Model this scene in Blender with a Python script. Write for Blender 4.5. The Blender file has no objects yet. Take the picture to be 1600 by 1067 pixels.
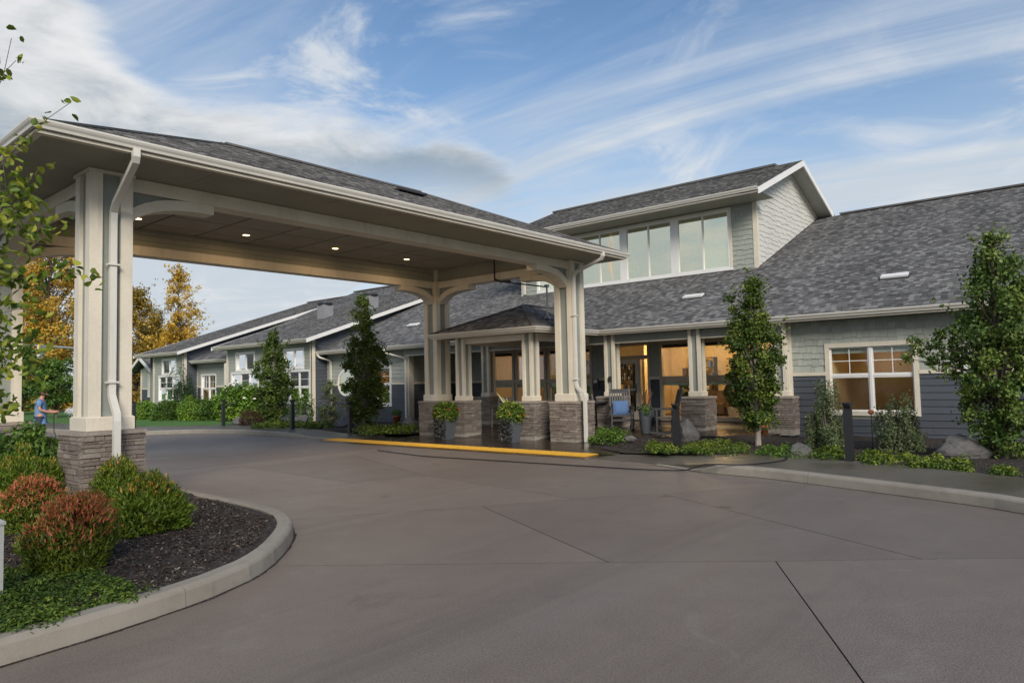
import bpy, bmesh, math, random
import numpy as np
from mathutils import Matrix, Vector
random.seed(7); rng = np.random.default_rng(11)
SC = bpy.context.scene
COL = SC.collection
# ------------------------------------------------------------------ camera
YAW, PITCH, ROLL, FPX = 0.708952, 0.0552028, -0.0222913, 1108.087
CAM = Vector((0, 0, 1.6))
fw = Vector((-math.sin(YAW)*math.cos(PITCH), math.cos(YAW)*math.cos(PITCH), math.sin(PITCH)))
rt0 = Vector((math.cos(YAW), math.sin(YAW), 0)); up0 = rt0.cross(fw)
rt = rt0*math.cos(ROLL)+up0*math.sin(ROLL); up = up0*math.cos(ROLL)-rt0*math.sin(ROLL)
cd = bpy.data.cameras.new('camera'); cam = bpy.data.objects.new('camera', cd); COL.objects.link(cam)
cam.matrix_world = Matrix(((rt.x, up.x, -fw.x, CAM.x), (rt.y, up.y, -fw.y, CAM.y), (rt.z, up.z, -fw.z, CAM.z), (0, 0, 0, 1)))
cd.sensor_width = 36; cd.sensor_fit = 'HORIZONTAL'; cd.lens = FPX/1600*36
cd.clip_start = 0.05; cd.clip_end = 3000
SC.camera = cam
# ------------------------------------------------------------------ light
SUN_AZ = Vector((0.80, -0.60, 0)); SUN_EL = math.radians(30)     # where the soft light comes from (behind the camera)
SKY_STRENGTH = 0.083
SUN_STRENGTH = 1.5
SC.view_settings.view_transform = 'Standard'; SC.view_settings.look = 'None'
SC.view_settings.exposure = 1.2; SC.view_settings.gamma = 1.0; SC.view_settings.use_curve_mapping = False
W = bpy.data.worlds.new('World'); SC.world = W; W.use_nodes = True
def world_sky():
    nt = W.node_tree; N = nt.nodes; L = nt.links; N.clear()
    def nd(t, **k):
        n = N.new(t)
        for a, b in k.items(): setattr(n, a, b)
        return n
    def M(op, a, b=None, c=None, clamp=False):
        n = nd('ShaderNodeMath', operation=op); n.use_clamp = clamp
        for i, v in enumerate((a, b, c)):
            if v is None: continue
            if isinstance(v, (int, float)): n.inputs[i].default_value = v
            else: L.new(v, n.inputs[i])
        return n.outputs[0]
    def ss(x, lo, hi):
        n = nd('ShaderNodeMapRange', interpolation_type='SMOOTHSTEP'); L.new(x, n.inputs[0])
        n.inputs[1].default_value = lo; n.inputs[2].default_value = hi; return n.outputs[0]
    def noise(vec, scale, detail, rough=.55, dist=0.0, lac=2.0):
        n = nd('ShaderNodeTexNoise'); L.new(vec, n.inputs['Vector'])
        n.inputs['Scale'].default_value = scale; n.inputs['Detail'].default_value = detail
        n.inputs['Roughness'].default_value = rough; n.inputs['Distortion'].default_value = dist; n.inputs['Lacunarity'].default_value = lac
        return n.outputs['Fac']
    def mixc(f, a, b):
        n = nd('ShaderNodeMix', data_type='RGBA')
        for s, v in ((n.inputs[0], f), (n.inputs[6], a), (n.inputs[7], b)):
            if isinstance(v, (int, float)): s.default_value = v
            elif isinstance(v, tuple): s.default_value = v+(1,)
            else: L.new(v, s)
        return n.outputs[2]
    def dotv(vec, v):
        n = nd('ShaderNodeVectorMath', operation='DOT_PRODUCT'); L.new(vec, n.inputs[0]); n.inputs[1].default_value = v; return n.outputs['Value']
    def comb(x, y, z):
        n = nd('ShaderNodeCombineXYZ')
        for i, v in enumerate((x, y, z)):
            if isinstance(v, (int, float)): n.inputs[i].default_value = v
            else: L.new(v, n.inputs[i])
        return n.outputs[0]
    tc = nd('ShaderNodeTexCoord').outputs['Generated']
    sky = nd('ShaderNodeTexSky', sky_type='NISHITA', sun_disc=False)
    sky.sun_elevation = SUN_EL; sky.sun_rotation = math.atan2(SUN_AZ.x, SUN_AZ.y)
    sky.air_density = 1.0; sky.dust_density = 0.6; sky.ozone_density = 1.2; sky.altitude = 0
    hs = nd('ShaderNodeHueSaturation'); L.new(sky.outputs[0], hs.inputs['Color']); hs.inputs['Saturation'].default_value = 1.12; hs.inputs['Value'].default_value = 0.76
    sx = nd('ShaderNodeSeparateXYZ'); L.new(tc, sx.inputs[0]); z = sx.outputs['Z']
    # heading relative to a fixed world bearing (north-west of the entrance), elevation as tangent
    fa = dotv(tc, (-math.sin(YAW), math.cos(YAW), 0)); la = dotv(tc, (math.cos(YAW), math.sin(YAW), 0))
    az = M('ARCTAN2', la, fa)                                  # radians, + to the right
    hr = M('SQRT', M('ADD', M('MULTIPLY', fa, fa), M('MULTIPLY', la, la)))
    el = M('ARCTAN2', z, hr)
    # --- high cirrus and thin veils, on a flat layer far above
    dn = M('ADD', M('MAXIMUM', z, 0.0), 0.12)
    plan = comb(M('DIVIDE', sx.outputs['X'], dn), M('DIVIDE', sx.outputs['Y'], dn), 0.0)
    rotm = nd('ShaderNodeMapping'); L.new(plan, rotm.inputs[0]); rotm.inputs['Rotation'].default_value = (0, 0, math.radians(-58)); rotm.inputs['Scale'].default_value = (0.34, 1.45, 1)
    v1 = noise(rotm.outputs[0], 1.0, 10, .60, .9)
    v2 = noise(plan, .5, 4, .5, .2)
    veil = ss(M('ADD', M('MULTIPLY', v1, .95), M('MULTIPLY', v2, .30)), .525, .80)
    v3 = noise(plan, 1.7, 11, .62, .7); v4 = noise(plan, .42, 3, .5)
    patchy = M('MULTIPLY', ss(v3, .47, .68), ss(v4, .34, .56))
    veil = M('MAXIMUM', veil, M('MULTIPLY', patchy, .95))
    lowhaze = ss(el, .50, .05)
    veil = M('MINIMUM', M('ADD', M('MULTIPLY', veil, .85), M('MULTIPLY', M('POWER', lowhaze, 1.4), .85)), 1.0)
    # --- cumulus bank lying along the western sky, thinning out to the right
    cv = comb(M('MULTIPLY', az, .78), M('MULTIPLY', el, 2.5), 3.7)
    n1 = noise(cv, 3.4, 10, .56, .12)
    n2 = noise(comb(M('ADD', az, 9.0), M('MULTIPLY', el, 1.4), 1.2), 2.2, 3, .5)
    top = M('ADD', M('ADD', .375, M('MULTIPLY', ss(az, -.40, -.72), .22)), M('MULTIPLY', M('SUBTRACT', n1, .5), .42))
    top = M('SUBTRACT', top, M('MULTIPLY', ss(az, -.10, .14), .24))
    bot = M('ADD', .262, M('MULTIPLY', M('SUBTRACT', n2, .5), .14))
    up_ = ss(M('SUBTRACT', top, el), -.01, .085)
    dn_ = ss(M('SUBTRACT', el, bot), -.045, .05)
    bank = M('MULTIPLY', up_, dn_)
    # light: bright upper rims, grey flat undersides
    hgt = M('DIVIDE', M('SUBTRACT', el, bot), M('MAXIMUM', M('SUBTRACT', top, bot), .03), clamp=True)
    n3 = noise(cv, 6.0, 9, .62, .35)
    lit = M('ADD', M('ADD', M('MULTIPLY', hgt, .95), .12), M('MULTIPLY', M('SUBTRACT', n3, .5), 1.7), clamp=True)
    lit = ss(lit, .02, .85)
    cold = mixc(lit, (1.65, 2.05, 2.45), (4.35, 4.38, 4.4))
    veilc = mixc(ss(v3, .45, .72), mixc(ss(el, .05, .55), (3.15, 3.5, 3.85), (2.75, 3.2, 3.8)), (3.9, 4.05, 4.2))
    base = mixc(veil, hs.outputs[0], veilc)
    allc = mixc(bank, base, cold)
    bg = nd('ShaderNodeBackground'); L.new(allc, bg.inputs[0]); bg.inputs[1].default_value = SKY_STRENGTH
    out = nd('ShaderNodeOutputWorld'); L.new(bg.outputs[0], out.inputs[0])
world_sky()
sl = bpy.data.lights.new('sun', 'SUN'); sun = bpy.data.objects.new('sun', sl); COL.objects.link(sun)
sl.energy = SUN_STRENGTH; sl.angle = math.radians(24); sl.color = (1.0, .91, .78)
sd = SUN_AZ.normalized()*math.cos(SUN_EL)+Vector((0, 0, math.sin(SUN_EL)))
sun.rotation_euler = (-sd).to_track_quat('-Z', 'Y').to_euler(); sun.location = (10, -20, 20)
# ------------------------------------------------------------------ helpers
def ray(x, y):
    return rt*((x-800)/FPX)+up*(-(y-533.5)/FPX)+fw
def at(x, y, X=None, Y=None, Z=None, D=None):
    d = ray(x, y)
    if X is not None: t = (X-CAM.x)/d.x
    elif Y is not None: t = (Y-CAM.y)/d.y
    elif Z is not None: t = (Z-CAM.z)/d.z
    else: t = D
    return CAM+d*t
class MB:
    def __init__(s): s.v = []; s.f = []
    def add(s, vs, fs):
        o = len(s.v); s.v.extend([tuple(p) for p in vs]); s.f.extend([tuple(o+i for i in f) for f in fs]); return s
    def box(s, x0, x1, y0, y1, z0, z1):
        return s.add([(x0,y0,z0),(x1,y0,z0),(x1,y1,z0),(x0,y1,z0),(x0,y0,z1),(x1,y0,z1),(x1,y1,z1),(x0,y1,z1)],
                     [(0,3,2,1),(4,5,6,7),(0,1,5,4),(1,2,6,5),(2,3,7,6),(3,0,4,7)])
    def cbox(s, c, h, rz=0.0, M=None):
        m = (M or Matrix.Rotation(rz, 4, 'Z'))
        vs = []
        for dz in (-1, 1):
            for dx, dy in ((-1,-1),(1,-1),(1,1),(-1,1)):
                vs.append(Vector(c)+(m @ Vector((dx*h[0], dy*h[1], dz*h[2]))))
        return s.add(vs, [(0,3,2,1),(4,5,6,7),(0,1,5,4),(1,2,6,5),(2,3,7,6),(3,0,4,7)])
    def bar(s, a, b, w, h, upv=(0, 0, 1)):
        a = Vector(a); b = Vector(b); d = (b-a).normalized(); u = Vector(upv)
        sd_ = d.cross(u)
        if sd_.length < 1e-4: sd_ = d.cross(Vector((1, 0, 0)))
        sd_.normalize(); u = sd_.cross(d)
        vs = [p+sd_*(i*w/2)+u*(j*h/2) for p in (a, b) for i, j in ((-1,-1),(1,-1),(1,1),(-1,1))]
        return s.add(vs, [(0,1,2,3),(7,6,5,4),(0,4,5,1),(1,5,6,2),(2,6,7,3),(3,7,4,0)])
    def prism(s, poly, axis, a, b):
        """poly: 2D points; axis 'X': (y,z) extruded in x; 'Y': (x,z) in y; 'Z': (x,y) in z"""
        n = len(poly)
        def P(p, t): return {'X': (t, p[0], p[1]), 'Y': (p[0], t, p[1]), 'Z': (p[0], p[1], t)}[axis]
        vs = [P(p, a) for p in poly]+[P(p, b) for p in poly]
        return s.add(vs, [tuple(range(n-1, -1, -1)), tuple(range(n, 2*n))]+[(i, (i+1) % n, n+(i+1) % n, n+i) for i in range(n)])
    def tube(s, pts, r, n=8, cap=True):
        pts = [Vector(p) for p in pts]; rs = r if isinstance(r, (list, tuple)) else [r]*len(pts)
        vs = []; pu = None
        for i, p in enumerate(pts):
            d = (pts[min(i+1, len(pts)-1)]-pts[max(i-1, 0)]).normalized()
            u = pu if pu is not None else (Vector((0, 0, 1)) if abs(d.z) < .9 else Vector((1, 0, 0)))
            sd_ = d.cross(u)
            if sd_.length < 1e-4: sd_ = d.cross(Vector((0, 1, 0)))
            sd_.normalize(); uu = sd_.cross(d).normalized(); pu = uu
            for k in range(n):
                a = 2*math.pi*k/n; vs.append(p+(sd_*math.cos(a)+uu*math.sin(a))*rs[i])
        fs = [(i*n+k, i*n+(k+1) % n, (i+1)*n+(k+1) % n, (i+1)*n+k) for i in range(len(pts)-1) for k in range(n)]
        if cap: fs += [tuple(range(n-1, -1, -1)), tuple((len(pts)-1)*n+k for k in range(n))]
        return s.add(vs, fs)
    def sweep(s, pts, w, h, side):
        """rectangular section swept along pts; side = fixed width direction"""
        pts = [Vector(p) for p in pts]; side = Vector(side).normalized(); vs = []
        for i, p in enumerate(pts):
            a = (p-pts[i-1]).normalized() if i else None; b = (pts[i+1]-p).normalized() if i < len(pts)-1 else None
            d = (a+b).normalized() if a and b else (a or b); n = side.cross(d).normalized()
            k = 1.0/max(.35, n.dot(side.cross(a or b).normalized()))
            for i2, j2 in ((-1,-1),(1,-1),(1,1),(-1,1)): vs.append(p+side*(i2*w/2)+n*(j2*h/2*k))
        m = len(pts)
        fs = [(i*4+k, i*4+(k+1) % 4, (i+1)*4+(k+1) % 4, (i+1)*4+k) for i in range(m-1) for k in range(4)]
        fs += [(3,2,1,0), tuple((m-1)*4+k for k in range(4))]
        return s.add(vs, fs)
    def lathe(s, prof, c=(0, 0, 0), n=16):
        vs = []; c = Vector(c)
        for r, z in prof:
            for k in range(n):
                a = 2*math.pi*k/n; vs.append(c+Vector((r*math.cos(a), r*math.sin(a), z)))
        m = len(prof)
        fs = [(i*n+k, i*n+(k+1) % n, (i+1)*n+(k+1) % n, (i+1)*n+k) for i in range(m-1) for k in range(n)]
        fs += [tuple(range(n-1, -1, -1)), tuple((m-1)*n+k for k in range(n))]
        return s.add(vs, fs)
    def build(s, name, m, parent=None, smooth=False, pinv=None, uv=None):
        me = bpy.data.meshes.new(name); me.from_pydata(s.v, [], s.f)
        bm = bmesh.new(); bm.from_mesh(me); bmesh.ops.recalc_face_normals(bm, faces=bm.faces); bm.to_mesh(me); bm.free()
        if smooth: me.polygons.foreach_set('use_smooth', [True]*len(me.polygons))
        o = bpy.data.objects.new(name, me); COL.objects.link(o)
        if m is not None: me.materials.append(m)
        if parent is not None: attach(o, parent, pinv)
        return o
def attach(o, parent, local=None):
    o.parent = parent
    if local is None:      # keep world coordinates
        off = Vector((0, 0, 0)); q = parent
        if q.type == 'EMPTY' and not q.get('_local'): off = q.location
        o.matrix_parent_inverse = Matrix.Translation(-off)
def thing(name, label, cat, loc=(0, 0, 0), group=None, local=False):
    o = bpy.data.objects.new(name, None); COL.objects.link(o); o.location = loc; o.empty_display_size = .2
    tag(o, label, cat, group)
    return o
def tag(o, label=None, cat=None, group=None, kind=None):
    if label: o['label'] = label
    if cat: o['category'] = cat
    if group: o['group'] = group
    if kind: o['kind'] = kind
    return o
def struct(o, label=None):
    o['kind'] = 'structure'
    if label: o['label'] = label
    return o
def copy_tree(o, parent=None):
    c = o.copy(); COL.objects.link(c)
    if parent is not None: c.parent = parent
    for ch in o.children: copy_tree(ch, c)
    return c
UNIT = {}
def piece(name, m, parent, c, h, rot=None, jitter=0.0):
    """a small box-like piece that shares one of a few uneven unit meshes"""
    key = (m.name, random.randrange(5) if jitter else 0)
    if key not in UNIT:
        me = bpy.data.meshes.new(name); b = MB(); b.box(-1, 1, -1, 1, -1, 1)
        vs = [(x+random.uniform(-1, 1)*jitter, y+random.uniform(-1, 1)*jitter, z+random.uniform(-1, 1)*jitter) for x, y, z in b.v]
        me.from_pydata(vs, [], b.f); me.materials.append(m); UNIT[key] = me
    o = bpy.data.objects.new(name, UNIT[key]); COL.objects.link(o)
    if parent is not None: attach(o, parent)
    o.matrix_basis = Matrix.Translation(c) @ (rot or Matrix.Identity(4)) @ Matrix.Diagonal((h[0], h[1], h[2], 1))
    return o
# ------------------------------------------------------------------ materials
class NT:
    def __init__(s, name):
        s.m = bpy.data.materials.new(name); s.m.use_nodes = True; s.t = s.m.node_tree; s.N = s.t.nodes; s.L = s.t.links
        s.p = s.N['Principled BSDF']; s.out = s.N['Material Output']
    def nd(s, t, **k):
        n = s.N.new(t)
        for a, b in k.items(): setattr(n, a, b)
        return n
    def put(s, sock, v):
        if isinstance(v, (int, float)): sock.default_value = v
        elif isinstance(v, tuple): sock.default_value = v+(1,) if len(v) == 3 and sock.type == 'RGBA' else v
        else: s.L.new(v, sock)
    def math(s, op, a, b=None, c=None, clamp=False):
        n = s.nd('ShaderNodeMath', operation=op); n.use_clamp = clamp
        for i, v in enumerate((a, b, c)):
            if v is not None: s.put(n.inputs[i], v)
        return n.outputs[0]
    def mix(s, f, a, b, mode='MIX'):
        n = s.nd('ShaderNodeMix', data_type='RGBA', blend_type=mode); s.put(n.inputs[0], f); s.put(n.inputs[6], a); s.put(n.inputs[7], b); return n.outputs[2]
    def obj(s): return s.nd('ShaderNodeTexCoord').outputs['Object']
    def pos(s): return s.nd('ShaderNodeNewGeometry').outputs['Position']
    def uv(s): return s.nd('ShaderNodeTexCoord').outputs['UV']
    def rnd(s): return s.nd('ShaderNodeObjectInfo').outputs['Random']
    def attr(s, a): return s.nd('ShaderNodeAttribute', attribute_name=a).outputs['Fac']
    def map(s, v, scale=(1, 1, 1), rot=(0, 0, 0)):
        n = s.nd('ShaderNodeMapping'); s.L.new(v, n.inputs[0]); n.inputs['Scale'].default_value = scale; n.inputs['Rotation'].default_value = rot; return n.outputs[0]
    def noise(s, v, scale, detail=4, rough=.55, dist=0.0):
        n = s.nd('ShaderNodeTexNoise'); s.L.new(v, n.inputs['Vector']); n.inputs['Scale'].default_value = scale
        n.inputs['Detail'].default_value = detail; n.inputs['Roughness'].default_value = rough; n.inputs['Distortion'].default_value = dist
        return n.outputs['Fac']
    def voro(s, v, scale, feature='F1', out='Distance'):
        n = s.nd('ShaderNodeTexVoronoi', feature=feature); s.L.new(v, n.inputs['Vector']); n.inputs['Scale'].default_value = scale; return n.outputs[out]
    def ramp(s, f, stops, interp='LINEAR'):
        n = s.nd('ShaderNodeValToRGB'); n.color_ramp.interpolation = interp; e = n.color_ramp.elements
        while len(e) < len(stops): e.new(.5)
        for i, (p, c) in enumerate(stops):
            e[i].position = p; e[i].color = (c+(1,)) if isinstance(c, tuple) else (c, c, c, 1)
        s.put(n.inputs[0], f); return n.outputs[0]
    def rng(s, f, a, b, c=0.0, d=1.0, smooth=False):
        n = s.nd('ShaderNodeMapRange'); s.put(n.inputs[0], f)
        if smooth: n.interpolation_type = 'SMOOTHSTEP'
        for i, v in enumerate((a, b, c, d)): n.inputs[i+1].default_value = v
        return n.outputs[0]
    def bump(s, h, strength=.3, dist=.01, normal=None):
        n = s.nd('ShaderNodeBump'); s.L.new(h, n.inputs['Height']); n.inputs['Strength'].default_value = strength; n.inputs['Distance'].default_value = dist
        if normal is not None: s.L.new(normal, n.inputs['Normal'])
        return n.outputs[0]
    def set(s, col=None, rough=None, bump=None, metal=None, spec=None, **k):
        P = s.p.inputs
        if col is not None: s.put(P['Base Color'], col)
        if rough is not None: s.put(P['Roughness'], rough)
        if metal is not None: s.put(P['Metallic'], metal)
        if spec is not None: s.put(P['Specular IOR Level'], spec)
        if bump is not None: s.L.new(bump, P['Normal'])
        for a, b in k.items(): s.put(P[a], b)
        return s.m
MT = {}
def paint(name, col, rough=.55, var=.10, grain=None, dirt=.12):
    t = NT(name); p = t.pos()
    n = t.noise(p, 1.7, 5, .6); n2 = t.noise(p, 22, 4, .6)
    f = t.math('MULTIPLY', t.rng(n, .3, .7, 1-var, 1+var), t.rng(n2, .3, .7, 1-var*.4, 1+var*.4))
    vm = t.nd('ShaderNodeVectorMath', operation='SCALE'); vm.inputs[0].default_value = col; t.L.new(f, vm.inputs['Scale'])
    c = vm.outputs[0]
    if dirt:
        streak = t.noise(t.map(p, (9, 9, .7)), 1.0, 4, .6)
        c = t.mix(t.math('MULTIPLY', t.rng(streak, .55, .8), dirt), c, tuple(x*.45 for x in col))
    h = t.noise(t.map(p, grain or (40, 40, 40)), 1.0, 4, .6)
    t.set(c, t.rng(n2, .3, .7, rough-.08, rough+.08), t.bump(h, .12, .004)); MT[name] = t.m; return t.m
cream = paint('cream_trim_paint', (.64, .59, .49), .5, .09, dirt=.30)
white = paint('white_vinyl', (.74, .74, .73), .4, .04, dirt=.08)
gutterm = paint('gutter_enamel', (.62, .60, .55), .35, .05)
sage = paint('sage_column_board', (.245, .265, .245), .6, .07)
sagedark = paint('soffit_board', (.29, .285, .225), .65, .08)
oldvinyl = paint('weathered_vinyl', (.46, .46, .44), .6, .1)
blackmetal = paint('black_powder_coat', (.018, .019, .022), .45, .1)
greyfab = paint('grey_outdoor_paint', (.045, .048, .056), .55, .12)
darkwood = paint('dark_grey_slats', (.034, .034, .038), .55, .15)
foundm = paint('foundation_concrete', (.10, .095, .09), .85, .15)
def m_plank():
    t = NT('slate_lap_siding'); p = t.pos()
    n = t.noise(t.map(p, (6, 6, 60)), 1.0, 5, .6); n0 = t.noise(p, .8, 3)
    r = t.rng(t.rnd(), 0, 1, .90, 1.08)
    f = t.math('MULTIPLY', t.math('MULTIPLY', t.rng(n, .3, .7, .93, 1.07), t.rng(n0, .3, .7, .92, 1.08)), r)
    vm = t.nd('ShaderNodeVectorMath', operation='SCALE'); vm.inputs[0].default_value = (.062, .072, .090); t.L.new(f, vm.inputs['Scale'])
    return t.set(vm.outputs[0], .6, t.bump(n, .25, .004))
plankm = m_plank()
def m_shake():
    t = NT('sage_shingle'); p = t.pos()
    n = t.noise(t.map(p, (70, 70, 7)), 1.0, 5, .6); n0 = t.noise(p, 1.1, 3)
    r = t.rng(t.rnd(), 0, 1, .90, 1.10)
    f = t.math('MULTIPLY', t.math('MULTIPLY', t.rng(n, .3, .7, .94, 1.06), t.rng(n0, .3, .7, .94, 1.06)), r)
    vm = t.nd('ShaderNodeVectorMath', operation='SCALE'); vm.inputs[0].default_value = (.335, .360, .325); t.L.new(f, vm.inputs['Scale'])
    return t.set(vm.outputs[0], .75, t.bump(n, .35, .004))
shakem = m_shake()
shake_skylit = m_shake(); shake_skylit.name = 'sky_lit_gable_shingle'
[n for n in shake_skylit.node_tree.nodes if n.type == 'VECT_MATH'][0].inputs[0].default_value = (.55, .555, .525)  # sky sheen on the gable shingles put into a lighter base colour
def m_roof():
    t = NT('asphalt_shingle'); u = t.uv(); sx = t.nd('ShaderNodeSeparateXYZ'); t.L.new(u, sx.inputs[0])
    row = t.math('FLOOR', t.math('DIVIDE', sx.outputs[1], .143))
    wn = t.nd('ShaderNodeTexWhiteNoise', noise_dimensions='1D'); t.L.new(row, wn.inputs['W'])
    ux = t.math('ADD', t.math('DIVIDE', sx.outputs[0], .125), t.math('MULTIPLY', wn.outputs['Value'], 7.3))
    cell = t.math('FLOOR', ux); fr = t.math('FRACT', ux)
    cb = t.nd('ShaderNodeCombineXYZ'); t.L.new(cell, cb.inputs[0]); t.L.new(row, cb.inputs[1])
    w2 = t.nd('ShaderNodeTexWhiteNoise', noise_dimensions='2D'); t.L.new(cb.outputs[0], w2.inputs['Vector'])
    v = w2.outputs['Value']
    gran = t.noise(t.pos(), 160, 2, .7); big = t.noise(t.pos(), .55, 4, .6)
    c = t.ramp(v, [(0, (.062, .063, .066)), (.3, (.112, .113, .117)), (.7, (.178, .178, .181)), (1, (.30, .298, .297))])
    c = t.mix(t.rng(gran, .3, .7, 0, .35), c, (.20, .20, .205), 'MIX')
    c = t.mix(1.0, c, t.ramp(big, [(.3, .82), (.7, 1.15)]), 'MULTIPLY')
    edge = t.math('LESS_THAN', fr, .07); thick = t.math('GREATER_THAN', v, .5)
    h = t.math('ADD', t.math('MULTIPLY', thick, .6), t.math('MULTIPLY', gran, .35))
    c = t.mix(t.math('MULTIPLY', edge, .55), c, (.022, .022, .024))
    return t.set(c, .93, t.bump(h, .6, .01), spec=.25)
roofm = m_roof()
def m_stone():
    t = NT('ledge_stone'); p = t.pos(); n = t.noise(p, 9, 6, .65); n2 = t.noise(p, 55, 4, .6)
    c = t.ramp(t.rnd(), [(0, (.125, .102, .086)), (.3, (.20, .162, .135)), (.55, (.265, .222, .188)), (.8, (.165, .143, .128)), (1, (.36, .31, .26))])
    c = t.mix(t.rng(n, .35, .7, 0, .55), c, (.15, .118, .10)); c = t.mix(t.rng(n2, .5, .75, 0, .3), c, (.36, .335, .31))
    return t.set(c, .88, t.bump(t.math('ADD', n, t.math('MULTIPLY', n2, .4)), .9, .03))
stonem = m_stone()
def m_stone2():
    t = NT('ledge_stone_far'); p = t.pos(); n = t.noise(p, 9, 6, .65); a = t.attr('tint')
    c = t.ramp(a, [(0, (.125, .108, .096)), (.3, (.19, .162, .142)), (.55, (.245, .215, .19)), (.8, (.165, .148, .138)), (1, (.32, .285, .25))])
    c = t.mix(t.rng(n, .35, .7, 0, .55), c, (.14, .11, .094))
    return t.set(c, .88, t.bump(n, .9, .03))
stonem2 = m_stone2()
def m_cap(name, col):
    t = NT(name); p = t.pos(); n = t.noise(p, 7, 6, .65); n2 = t.noise(p, 60, 3, .6)
    c = t.mix(t.rng(n, .3, .7), tuple(x*.75 for x in col), tuple(x*1.2 for x in col)); c = t.mix(t.rng(n2, .55, .75, 0, .4), c, tuple(x*.5 for x in col))
    return t.set(c, .9, t.bump(t.math('ADD', n, t.math('MULTIPLY', n2, .5)), .7, .02))
capm = m_cap('pier_cap_stone', (.26, .225, .195)); footm = m_cap('pier_foot_stone', (.28, .255, .225))
boulderm = m_cap('boulder_rock', (.115, .112, .110))
def m_drive():
    t = NT('driveway_concrete'); p = t.pos()
    big = t.noise(p, .23, 5, .6, .4); mid = t.noise(p, 2.3, 6, .65, .6); fine = t.noise(p, 75, 4, .8); grit = t.voro(p, 90)
    strk = t.noise(t.map(p, (1.2, .12, 1), (0, 0, math.radians(52))), 1.0, 5, .6)
    c = t.ramp(big, [(.28, (.140, .109, .090)), (.5, (.172, .138, .114)), (.72, (.200, .167, .140))])
    c = t.mix(t.rng(mid, .35, .72, 0, .5), c, (.118, .092, .080)); c = t.mix(t.rng(strk, .5, .75, 0, .4), c, (.192, .176, .154))
    c = t.mix(t.rng(fine, .45, .72, 0, .55), c, (.30, .275, .25)); c = t.mix(t.rng(fine, .5, .3, 0, .5), c, (.07, .06, .054)); c = t.mix(t.rng(grit, .0, .22, .5, 0), c, (.05, .046, .043))
    tyre = t.noise(t.map(p, (1.6, .05, 1), (0, 0, math.radians(-38))), 1.0, 6, .7); c = t.mix(t.rng(tyre, .52, .72, 0, .5), c, (.090, .070, .060))
    blot = t.noise(p, .9, 7, .75, 1.2); c = t.mix(t.rng(blot, .57, .68, 0, .45), c, (.235, .212, .188)); c = t.mix(t.rng(blot, .40, .28, 0, .5), c, (.085, .068, .058))
    spot = t.voro(t.map(p, (1, 1, 0)), .9); c = t.mix(t.rng(spot, .05, .10, .55, 0), c, (.055, .045, .040))
    c = t.mix(1.0, c, t.ramp(t.rnd(), [(0, .90), (1, 1.10)]), 'MULTIPLY')
    broom = t.noise(t.map(p, (3, 160, 1), (0, 0, math.radians(40))), 1.0, 3, .6)
    r = t.math('ADD', t.rng(big, .3, .7, .60, .46), t.rng(fine, .3, .7, -.05, .06))
    return t.set(c, r, t.bump(t.math('ADD', t.math('ADD', fine, t.math('MULTIPLY', broom, .6)), t.math('MULTIPLY', grit, .7)), .5, .004), spec=.4)
drivem = m_drive()
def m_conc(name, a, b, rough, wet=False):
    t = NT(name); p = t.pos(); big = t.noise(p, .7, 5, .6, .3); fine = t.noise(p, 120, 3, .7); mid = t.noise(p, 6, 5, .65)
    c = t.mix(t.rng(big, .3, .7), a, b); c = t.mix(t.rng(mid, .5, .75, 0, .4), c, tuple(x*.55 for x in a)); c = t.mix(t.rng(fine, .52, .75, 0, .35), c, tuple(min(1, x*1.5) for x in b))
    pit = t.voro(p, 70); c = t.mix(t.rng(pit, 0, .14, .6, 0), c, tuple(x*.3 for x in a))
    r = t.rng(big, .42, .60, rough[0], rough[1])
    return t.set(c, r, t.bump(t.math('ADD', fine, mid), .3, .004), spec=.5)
kerbm = m_conc('kerb_concrete', (.215, .195, .165), (.30, .275, .235), (.85, .75))
walkm = m_conc('damp_walk_concrete', (.082, .073, .057), (.122, .110, .086), (.32, .55))
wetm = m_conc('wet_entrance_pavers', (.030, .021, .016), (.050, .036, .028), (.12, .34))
palewalk = m_conc('pale_walk_concrete', (.42, .41, .39), (.52, .51, .49), (.35, .6))
def m_mulch():
    t = NT('bark_mulch'); p = t.pos(); v = t.voro(t.map(p, (1, 1, 1)), 38, out='Color'); sx = t.nd('ShaderNodeSeparateColor'); t.L.new(v, sx.inputs[0])
    n = t.noise(p, 3, 4); c = t.ramp(sx.outputs[0], [(0, (.012, .009, .008)), (.5, (.032, .024, .020)), (.85, (.055, .044, .038)), (1, (.11, .096, .085))])
    return t.set(t.mix(t.rng(n, .35, .7, 0, .4), c, (.02, .014, .012)), .95, t.bump(t.voro(p, 38), 1.0, .03))
mulchm = m_mulch()
def m_chip():
    t = NT('bark_chip'); a = t.attr('tint')
    return t.set(t.ramp(a, [(0, (.016, .011, .009)), (.45, (.046, .031, .023)), (.8, (.090, .064, .050)), (1, (.24, .20, .16))]), .9)
chipm = m_chip()
def m_lawn():
    t = NT('lawn_grass'); p = t.pos(); n = t.noise(p, .6, 5); n2 = t.noise(p, 60, 3, .7)
    c = t.mix(n, (.055, .150, .022), (.090, .21, .035)); c = t.mix(t.rng(n2, .4, .7, 0, .5), c, (.035, .09, .014))
    return t.set(c, .9, t.bump(n2, .8, .03))
lawnm = m_lawn()
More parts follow.
